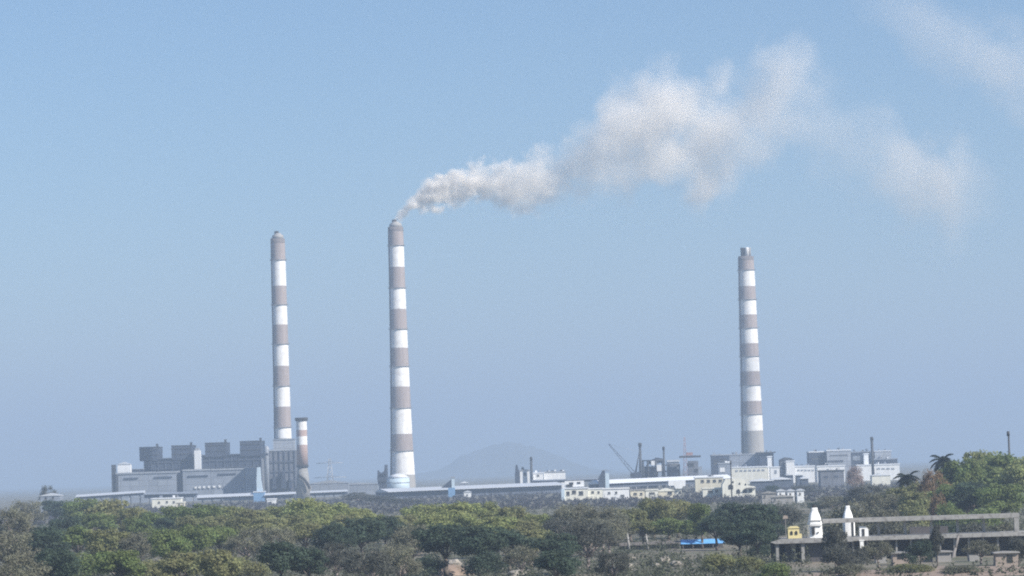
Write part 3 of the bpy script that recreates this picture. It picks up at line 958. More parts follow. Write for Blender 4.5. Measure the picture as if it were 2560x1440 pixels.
def lattice_mast(label, px, py0, D, wpx, m, arms=(), name='lattice_mast', cat='mast'):
    p = W(px, py0, D)
    t = thing(name, label, cat, (p.x, D, 0))
    b = MB(m)
    h, w = p.z, wpx * K * D / 2
    n = 9
    th = max(.13, wpx * .012)
    for sx_, sy_ in ((-1, -1), (1, -1), (1, 1), (-1, 1)):
        b.bar((p.x + sx_ * w, D + sy_ * w, 0), (p.x + sx_ * w * .2, D + sy_ * w * .2, h), th * 1.5, th, 4)
    for i in range(n):
        z0, z1 = h * i / n, h * (i + 1) / n
        w0, w1 = w * (1 - .8 * i / n), w * (1 - .8 * (i + 1) / n)
        for s_ in (-1, 1):
            b.bar((p.x - w0, D + s_ * w0, z0), (p.x + w1, D + s_ * w1, z1), th * .7, th * .7, 4)
            b.bar((p.x + w0, D + s_ * w0, z0), (p.x - w1, D + s_ * w1, z1), th * .7, th * .7, 4)
    b.build('lattice', t)
    for y, half in arms:
        z = W(px, y, D).z
        hw = half * K * D
        MB(m).bar((p.x - hw, D, z), (p.x, D, z + 1.8), th, th, 4).bar((p.x + hw, D, z), (p.x, D, z + 1.8), th, th, 4).bar((p.x - hw, D, z), (p.x + hw, D, z), th, th, 4).build('cross_arm', t)
    return t


lattice_mast('faint reddish lattice mast rising behind the screening house', 1711, 1092, 2820, 13, 'red_lattice')
lattice_mast('faint transmission pylon with two wide cross-arms right of the short banded stack', 824, 1146, 3300, 22, 'galv', ((1158, 34), (1194, 42)), 'power_pylon', 'pylon')

# right power block
D = 2900
block('switch_house', 'dark square switch house left of the foot of the right chimney', 'building', 1780, 1822, 1139, D, 20, 'clad_blue', 'clad_light', 0, [(1784, 1794, 1150, 1160), (1800, 1815, 1147, 1152)], 'steel_dark')
block('service_building', 'pale low building with a small white bay under the dark switch house', 'building', 1796, 1826, 1160, D - 40, 14, 'clad_mid', 'clad_light', 0, [(1800, 1812, 1169, 1180)], 'white')
block('generator_hall', 'wide grey generator hall directly below the right chimney', 'building', 1823, 1918, 1137, D + 20, 30, 'clad_mid', 'clad_light')
block('long_annex', 'long pale annex with a window strip in front of the grey generator hall', 'building', 1829, 1919, 1169, D - 10, 18, 'cream_pale', 'roof_white', 0, [(1838 + 11 * i, 1845 + 11 * i, 1175 - .33 * i, 1178.5 - .33 * i) for i in range(7)], 'clad_mid')
block('boiler_tower', 'dark slab-roofed tower at the right end of the grey generator hall', 'building', 1899, 1934, 1133, D + 10, 18, 'clad_blue', 'steel_dark', 0, over=2.2)
block('lift_shaft', 'slim white shaft against the dark slab-roofed tower', 'lift shaft', 1919, 1929.5, 1143, D - 4, 6, 'white', 'roof_white')
block('service_building', 'small white square building at the foot of the slim white shaft', 'building', 1926, 1949, 1169, D - 30, 10, 'white', 'roof_white', 0, [(1936, 1942, 1175, 1183)], 'clad_mid')
x0, x1, _, zt = rect(1952, 1984, 1150, 1190, D)
t = thing('bunker_tower', 'dark grey bunker between the small white building and the bright white tower', 'building', ((x0 + x1) / 2, D, 0))
MB('esp').box(x0, x1, D, D + 20, 0, zt).build('wall', t)
MB('steel_dark').prism([(x0 - 1, zt + .02), (x1 + 1, zt + .02), (x1 - 3, zt + 2), (x0 + 5, zt + 2.6)], D - 1, D + 21).build('roof', t)
for i in range(3):
    MB('steel_dark').box(x0 + 1.5 + 3.4 * i, x0 + 3.4 + 3.4 * i, D - .3, D - .02, 0, zt - 2).build('louvre', t)
block('white_tower', 'bright white square tower right of the dark grey bunker', 'building', 1966, 1986, 1154, D - 12, 10, 'white', 'roof_white', 0, [(1972, 1978, 1187, 1191)], 'clad_mid')
block('white_hall', 'white hall stretching right from the bright white tower', 'building', 1987, 2037, 1167, D - 8, 14, 'white', 'roof_white', 0, [(1993 + 9 * i, 1999 + 9 * i, 1174, 1176.5) for i in range(5)], 'clad_mid')
block('dark_plant_block', 'dark plant block with a pale roof above the white hall', 'building', 2023, 2066, 1131, D + 20, 24, 'clad_blue', 'roof_white', 0, [(2027, 2062, 1144, 1147)], 'steel_dark')
block('white_plant_block', 'large pale plant block next to the dark plant block at the right', 'building', 2067, 2127, 1127, D + 15, 24, 'clad_light', 'roof_white', 0, [(2069, 2108, 1151, 1155), (2075, 2120, 1137, 1138.5)], 'clad_blue')
block('dark_plant_block', 'dark stepped plant block behind the white shaft at the right', 'building', 2128, 2177, 1131, D + 22, 24, 'clad_blue', 'clad_mid', 0, [(2132, 2150, 1140, 1150)], 'clad_mid')
block('lift_shaft', 'white shaft standing on the white hall beside the tallest slim dark stack', 'lift shaft', 2160, 2171.5, 1136, D - 6, 6, 'white', 'roof_white')
block('grey_plant_block', 'pale grey plant block right of the tallest slim dark stack', 'building', 2187, 2228, 1129, D + 10, 20, 'clad_light', 'roof_sheet', 0, [(2187, 2232, 1148, 1153)], 'clad_blue')
block('grey_plant_block', 'low dark grey block at the right end of the power station', 'building', 2187, 2244, 1149, D + 4, 14, 'clad_blue', 'clad_mid')
block('white_hall', 'white hall with a long roof beneath the tallest slim dark stack', 'building', 2143, 2249, 1163, D - 20, 16, 'white', 'roof_white', 0, [(2192 + 12 * i, 2200 + 12 * i, 1170, 1172.5) for i in range(4)], 'clad_mid')
block('white_hall', 'white hall with an angled end above the grey square building', 'building', 2043, 2112, 1166, D - 60, 14, 'white', 'roof_white', 0, [(2052, 2108, 1176, 1179)], 'clad_mid')
block('grey_square_building', 'grey square building with a dark roof edge behind the bare pinkish tree', 'building', 2051, 2110, 1178, 2300, 18, 'esp', 'steel_dark', 0, [(2060, 2070, 1190, 1196), (2085, 2096, 1189, 1195)], 'clad_blue')
block('pale_shed', 'pale low shed under the right end of the white hall, behind the palm', 'building', 2180, 2226, 1189, 2300, 12, 'cream_pale', 'roof_white', 1.2, [(2190, 2200, 1184, 1188)], 'clad_mid')

# township in front of the plant
D = 1900
t = block('apartment_house', 'cream two-storey house with a white water tank floor, left end of the township', 'house', 1408, 1470, 1222, D, 10, 'cream_pale', 'roof_white', 0, [(1416, 1424, 1229, 1238), (1430, 1440, 1226, 1234), (1447, 1458, 1228, 1237)])
x0, x1, zb, zt = rect(1412, 1468, 1202, 1214, D + 2)
_z = W(1440, 1222, D).z + 1.3
MB('white', 'opening').box(x0, x1 - 2, D + 2, D + 8, _z, zt).box(x0 + 3, x0 + 5.5, D + 1.7, D + 1.98, zt - 2.2, zt - .9, 1).box(x0 + 8, x0 + 10, D + 1.7, D + 1.98, zt - 2, zt - .8, 1).build('roof_room', t)
MB('pale_blue').box(x0 - 2.4, x0 - .4, D - .6, D + 4, 0, zt - 5).build('porch', t)
MB('opening').box(x0 + 1, x0 + 5, D + 1, D + 1.9, _z, _z + 1.6).build('terrace_opening', t)
block('row_house', 'low white house right of the cream two-storey house', 'house', 1470, 1508, 1223, D + 10, 8, 'cream_pale', 'roof_white', 0, [(1478, 1485, 1228, 1233), (1494, 1499, 1228, 1233)])
block('row_house', 'bright white long house over the twin white gate posts', 'house', 1508, 1573, 1222.5, D - 20, 8, 'white', 'white', 0, [(1520, 1526, 1230, 1234), (1551, 1561, 1237, 1241), (1538, 1543, 1229, 1234)])
block('row_house', 'dull yellow-grey house between the bright white long house and the green tree', 'house', 1576, 1612, 1226, D - 10, 8, 'cream', 'concrete_pale', 0, [(1584, 1592, 1232, 1237), (1600, 1606, 1232, 1237)])
block('row_house', 'small cream house with one wide window at the top of the green tree', 'house', 1614, 1645, 1226, D - 10, 8, 'cream_pale', 'cream_pale', 0, [(1623, 1637, 1231, 1235)])
block('gable_house', 'yellowish gabled house left of the white water tower', 'house', 1646, 1686, 1228, D, 10, 'cream', 'cream_pale', 1.8, [(1669, 1680, 1229, 1236)])
# white water tower
x0, x1, zb, zt = rect(1671, 1714, 1201, 1216, D + 30)
t = thing('water_tower', 'white slab-topped water tower on a pale stem below the white gallery', 'water tower', ((x0 + x1) / 2, D + 30, 0))
xm = (x0 + x1) / 2 + 1
MB('white').prism([(x0, zt), (x1, zt), (x1, zb), (xm + 3, zb), (xm + 2, zb - 1.5), (xm - 2, zb - 1.5), (xm - 3, zb + .6), (x0, zb + .6)], D + 30, D + 40).build('tank', t)
MB('cream_pale').box(xm - 2.2, xm + 1.8, D + 32, D + 37, 0, zb - 1.52).build('stem', t)
MB('opening').box(xm + .4, xm + 1.5, D + 31.6, D + 31.98, zb - 5, zb - 3).build('window', t)
for a in (1538, 1549):
    x0, x1, zb, zt = rect(a, a + 6.5, 1246 if a < 1545 else 1258, 1275, 1700)
    t = thing('gate_post', 'tall white gate post under the bright white long house' if a < 1545 else 'short broken white gate post beside the taller one', 'post', ((x0 + x1) / 2, 1700, 0))
    MB('white').box(x0, x1, 1700, 1701.4, 0, zt).build('shaft', t)
    MB('roof_white').box(x0 - .2, x1 + .2, 1699.8, 1701.6, zt + .02, zt + .4).build('cap', t)
# big ruined-looking cream building
D = 1800
x0, x1, zb, zt = rect(1806, 1888, 1196, 1240, D)
t = thing('stepped_building', 'large cream building with a stepped gable and dark arched openings', 'building', ((x0 + x1) / 2, D, 0))
wd = x1 - x0
MB('cream_pale').prism([(x0, 0), (x1, 0), (x1, zt - 5.2), (x1 - .22 * wd, zt - 4.4), (x1 - .3 * wd, zt - 1.2), (x1 - .38 * wd, zt - .4), (x0 + .1 * wd, zt), (x0 + .06 * wd, zt - 1.8), (x0, zt - 3.4)], D, D + 12).build('wall', t)
for fx, z, w, h in ((.18, .42, .15, .3), (.42, .18, .12, .26), (.62, .2, .12, .24), (.8, .22, .1, .3), (.5, .66, .05, .12), (.3, .76, .05, .12), (.68, .62, .05, .1)):
    xa, za = x0 + fx * wd, max(2, z * zt)
    MB('opening').prism([(xa, za), (xa + w * wd, za), (xa + w * wd, za + h * zt * .7), (xa + w * wd * .5, za + h * zt), (xa, za + h * zt * .7)], D - .12, D + .05).build('arched_opening', t)
MB('concrete').box(x0 + .72 * wd, x1 + .5, D - 2.2, D - .2, zt - 6.2, zt - 5.7).build('canopy', t)
block('row_house', 'low pale wall-like house left of the large stepped cream building', 'house', 1757, 1804, 1222, D + 10, 8, 'cream_pale', 'cream_pale', 0, [(1770, 1782, 1226, 1232), (1788, 1796, 1224, 1230)])
block('row_house', 'cream house half hidden below the white conveyor gallery', 'house', 1738, 1808, 1194.5, 2200, 10, 'cream', 'roof_white', 0, [(1752 + 15 * i, 1760 + 15 * i, 1200 - .4 * i, 1206 - .4 * i) for i in range(4)])
steel_stack('thin dark lamp mast in front of the large stepped cream building', 1828, 1152, 1240, 1700, 3.0, 1.3, 'lamp_mast', 'lamp mast')
for i, (a, b, y, D, lab) in enumerate((
        (1879, 1932, 1203, 2150, 'white sheet-roofed warehouse right of the stepped cream building'),
        (1934, 1978, 1199, 2250, 'smaller white-roofed warehouse behind the grey scrub'),
        (2004, 2021, 1197, 2200, 'tiny white-roofed warehouse left of the grey square building'),
        (1968, 1983, 1188, 2450, 'white-roofed shelter under the bright white tower'),
        (1992, 2007, 1188.5, 2450, 'second white-roofed shelter under the white hall'))):
    block('warehouse', lab, 'warehouse', a, b, y, D, 12, 'wall_shed', 'roof_white', 1.6 if i < 3 else .8, over=1.0, group='white-roofed warehouses')
for i, (a, b, y, lab) in enumerate(((1944, 1963, 1228, 'leftmost of three small white cottages in a row above the dark tree'), (1969, 1986, 1228, 'middle of three small white cottages in a row'),
                                    (1993, 2010, 1227, 'rightmost of three small white cottages in a row'), (1905, 1940, 1234, 'long low grey cottage left of the three white cottages'),
                                    (1930, 1984, 1243, 'grey rubble-walled cottage below the three white cottages'))):
    block('cottage', lab, 'cottage', a, b, y, 1500 - 20 * i, 5, 'white' if i < 3 else 'hut_grey', 'roof_sheet' if i < 3 else 'concrete_pale', .8, [(a + 5, a + 9, y + 5, y + 9)], group='cottages of the township')


# ------------------------------------------------------------------ vegetation
def leaf_material(name, trans, spread, pale=None):
    m, nt, p, out = nodes_of(name)
    oi = nt.nodes.new('ShaderNodeObjectInfo')
    ge = nt.nodes.new('ShaderNodeNewGeometry')
    tc = nt.nodes.new('ShaderNodeTexCoord')
    nz = nt.nodes.new('ShaderNodeTexNoise')
    nz.inputs['Scale'].default_value, nz.inputs['Detail'].default_value = 0.3, 4
    nt.links.new(tc.outputs['Object'], nz.inputs['Vector'])
    hs = nt.nodes.new('ShaderNodeHueSaturation')
    nt.links.new(oi.outputs['Color'], hs.inputs['Color'])
    rnd = ge.outputs['Random Per Island']
    nt.links.new(mathn(nt, 'MULTIPLY_ADD', nz.outputs['Fac'], 0.09, 0.455), hs.inputs['Hue'])
    v = mathn(nt, 'MULTIPLY', mathn(nt, 'MULTIPLY_ADD', rnd, 2 * spread, 1 - spread), mathn(nt, 'MULTIPLY_ADD', nz.outputs['Fac'], 1.2, 0.4))
    nt.links.new(v, hs.inputs['Value'])
    nt.links.new(hs.outputs[0], p.inputs['Base Color'])
    p.inputs['Roughness'].default_value = 0.75
    p.inputs['Specular IOR Level'].default_value = 0.2
    tr = nt.nodes.new('ShaderNodeBsdfTranslucent')
    nt.links.new(hs.outputs[0], tr.inputs['Color'])
    mx = nt.nodes.new('ShaderNodeMixShader')
    mx.inputs[0].default_value = trans
    nt.links.new(p.outputs[0], mx.inputs[1])
    nt.links.new(tr.outputs[0], mx.inputs[2])
    nt.links.new(mx.outputs[0], out.inputs['Surface'])
    return m


LEAF = leaf_material('leaves', 0.48, 0.22)
TWIG = leaf_material('dry_twigs', 0.25, 0.25)


def leaf_mesh(name, blobs, n, size, rng, aspect=0.6, m=None, shell=0.55):
    """Leaf clumps scattered through the volume of many small blobs. blobs: (centre, radii)."""
    m = m or LEAF
    vs_, fs = [], []
    wts = [b[1][0] * b[1][1] * b[1][2] for b in blobs]
    wts = [w ** (2 / 3) for w in wts]
    for b in rng.choices(blobs, wts, k=n):
        c, r = b
        while True:
            d = Vector((rng.uniform(-1, 1), rng.uniform(-1, 1), rng.uniform(-1, 1)))
            if 0.05 < d.length < 1:
                break
        d.normalize()
        q = rng.uniform(shell, 1.0) if rng.random() < .8 else rng.uniform(.9, 1.18)
        p = Vector((c[0] + d.x * r[0] * q, c[1] + d.y * r[1] * q, c[2] + d.z * r[2] * q))
        nn = (d * .9 + Vector((rng.uniform(-1, 1), rng.uniform(-1, 1), rng.uniform(-.4, 1)))).normalized()
        t = nn.orthogonal().normalized()
        t.rotate(Matrix.Rotation(rng.uniform(0, 6.28), 3, nn))
        w = nn.cross(t)
        s = size * rng.uniform(.55, 1.3)
        i = len(vs_)
        a = aspect * rng.uniform(.8, 1.2)
        bend = nn * (-.18 * s)
        vs_ += [p - t * s + bend, p + w * s * a, p + t * s + bend, p - w * s * a]
        fs.append((i, i + 1, i + 2, i + 3))
    me = bpy.data.meshes.new(name)
    me.from_pydata([v[:] for v in vs_], [], fs)
    me.materials.append(m)
    return me


def limbs_mesh(name, trunk_h, r, tips, rng, m):
    b = MB(m)
    base = Vector((0, 0, -.6))
    fork = Vector((rng.uniform(-.3, .3), rng.uniform(-.3, .3), trunk_h))
    b.tube([base, Vector((fork.x * .3, fork.y * .3, trunk_h * .5)), fork], [r * 1.25, r, r * .8], 8)
    for tip in tips:
        tip = Vector(tip)
        mid_ = fork.lerp(tip, .5) + Vector((rng.uniform(-.4, .4), rng.uniform(-.4, .4), rng.uniform(0, .5)))
        b.tube([fork, mid_, tip], [r * .55, r * .35, r * .1], 5)
        for k in range(3):
            f = rng.uniform(.35, .95)
            s_ = fork.lerp(mid_, f * 2) if f < .5 else mid_.lerp(tip, f * 2 - 1)
            b.bar(s_, s_ + Vector((rng.uniform(-1.3, 1.3), rng.uniform(-1.3, 1.3), rng.uniform(.2, 1.4))), r * .2, r * .05, 4)
    me = bpy.data.meshes.new(name)
    bmesh.ops.recalc_face_normals(b.bm, faces=b.bm.faces)
    b.bm.to_mesh(me)
    b.bm.free()
    me.materials.append(MT[m])
    return me


def tree_proto(kind, seed):
    """Unit tree about 10 m tall and 10 m wide: (trunk mesh, crown mesh)."""
    rng = random.Random(seed)
    blobs, tips = [], []
    if kind in ('round', 'spread', 'tall'):
        nb = {'round': 24, 'spread': 26, 'tall': 20}[kind]
        wx = {'round': 3.7, 'spread': 4.3, 'tall': 2.7}[kind]
        zc, hz = {'round': (6.0, 3.2), 'spread': (6.6, 2.5), 'tall': (5.9, 3.8)}[kind]
        for i in range(nb):
            a, q = i * 2.399 + rng.uniform(-.4, .4), rng.uniform(.35, 1.0)
            el = rng.uniform(-.55, 1.0)
            ring = math.sqrt(max(0, 1 - el * el * .85))
            c = (wx * q * ring * math.cos(a), wx * q * ring * math.sin(a), zc + hz * el * rng.uniform(.75, 1.05))
            s_ = rng.uniform(.8, 1.65)
            blobs.append((c, (s_ * 1.15, s_ * 1.15, s_ * .8)))
            if i % 3 == 0:
                tips.append(c)
        me = leaf_mesh('crown', blobs, 4600, .27, rng)
        tr = limbs_mesh('trunk', 3.0 if kind != 'tall' else 2.6, .3, tips, rng, 'bark')
    elif kind == 'dry':
        for i in range(26):
            a, el = i * 2.399, rng.uniform(-.4, 1.0)
            ring = math.sqrt(max(0, 1 - el * el * .8)) * rng.uniform(.5, 1)
            c = (4 * ring * math.cos(a), 4 * ring * math.sin(a), 5.9 + 3.4 * el)
            s_ = rng.uniform(.8, 1.6)
            blobs.append((c, (s_ * 1.1, s_ * 1.1, s_)))
            if i % 2 == 0:
                tips.append(c)
        me = leaf_mesh('crown', blobs, 4600, .36, rng, .2, TWIG, .1)
        tr = limbs_mesh('trunk', 2.6, .28, tips, rng, 'bark_pale')
    else:  # bush
        for i in range(13):
            a, q = i * 2.399, rng.uniform(.2, 1)
            c = (3.8 * q * math.cos(a), 3.8 * q * math.sin(a), 1.6 + 5.2 * (1 - q * q) * rng.uniform(.5, 1.1))
            s_ = rng.uniform(1.2, 2.2)
            blobs.append((c, (s_ * 1.2, s_ * 1.2, s_)))
            if i % 3 == 0:
                tips.append(c)
        me = leaf_mesh('crown', blobs, 4200, .28, rng)
        tr = limbs_mesh('trunk', .6, .22, tips, rng, 'bark')
    zmax = max(v.co.z for v in me.vertices)
    wid = max(v.co.x for v in me.vertices) - min(v.co.x for v in me.vertices)
    return tr, me, zmax, wid


PROTO = {k: [tree_proto(k, sd0 + 7 * i) for i in range(n)] for k, n, sd0 in (('round', 4, 11), ('spread', 3, 101), ('tall', 2, 201), ('dry', 3, 301), ('bush', 3, 401))}
TINT = dict(  # leaf colours: green, yellow-green, dark blue-green, olive, dry grey-brown, pinkish dry, rust
    G=(0.185, 0.235, 0.085), Y=(0.305, 0.335, 0.135), K=(0.078, 0.112, 0.075), O=(0.24, 0.25, 0.115), B=(0.205, 0.205, 0.145), P=(0.34, 0.27, 0.25), U=(0.25, 0.17, 0.10), T=(0.285, 0.29, 0.14), V=(0.120, 0.125, 0.105))
_rt = random.Random(5)


def tree(kind, tint, px, py_top, D, wpx, label, group=None, name=None, base=0.0):
    """One tree whose top is seen at (px, py_top) and whose crown is wpx photo pixels wide."""
    tr, cr, zm, wd_ = _rt.choice(PROTO[kind])
    if D < 1400 and px < 1960 and not (1535 < px < 1760 and 1284 < py_top < 1340):
        # far enough back that a crown of this width stands on level ground with natural proportions
        hor = 1177 - .0306 * (px - 1280)
        D = (CAM_H - base) / (K * (py_top - hor + wpx * {'round': .95, 'spread': .85, 'tall': 1.35, 'dry': .95, 'bush': .6}[kind]))
    elif D < 1400 and px < 1960:
        D = 770
    w = W(px, py_top, D)
    h = w.z - base
    s = wpx * K * D / wd_
    nm = name or {'dry': 'dry_tree', 'bush': 'shrub'}.get(kind, 'tree')
    t = thing(nm, label, 'shrub' if kind == 'bush' else 'tree', (w.x, D, base), group)
    q = 1.0 if (kind == 'tall' or D > 1400) else 1.2
    t.scale = (s * q, s * q, h / zm)
    t.rotation_euler = (0, 0, _rt.uniform(0, 6.28))
    k = _rt.uniform(.9, 1.1)
    for n_, me in (('trunk', tr), ('crown', cr)):
        o = bpy.data.objects.new(n_, me)
        COL.objects.link(o)
        o.parent = t
        c = TINT[tint]
        o.color = (c[0] * k, c[1] * k, c[2] * k, 1)
    return t


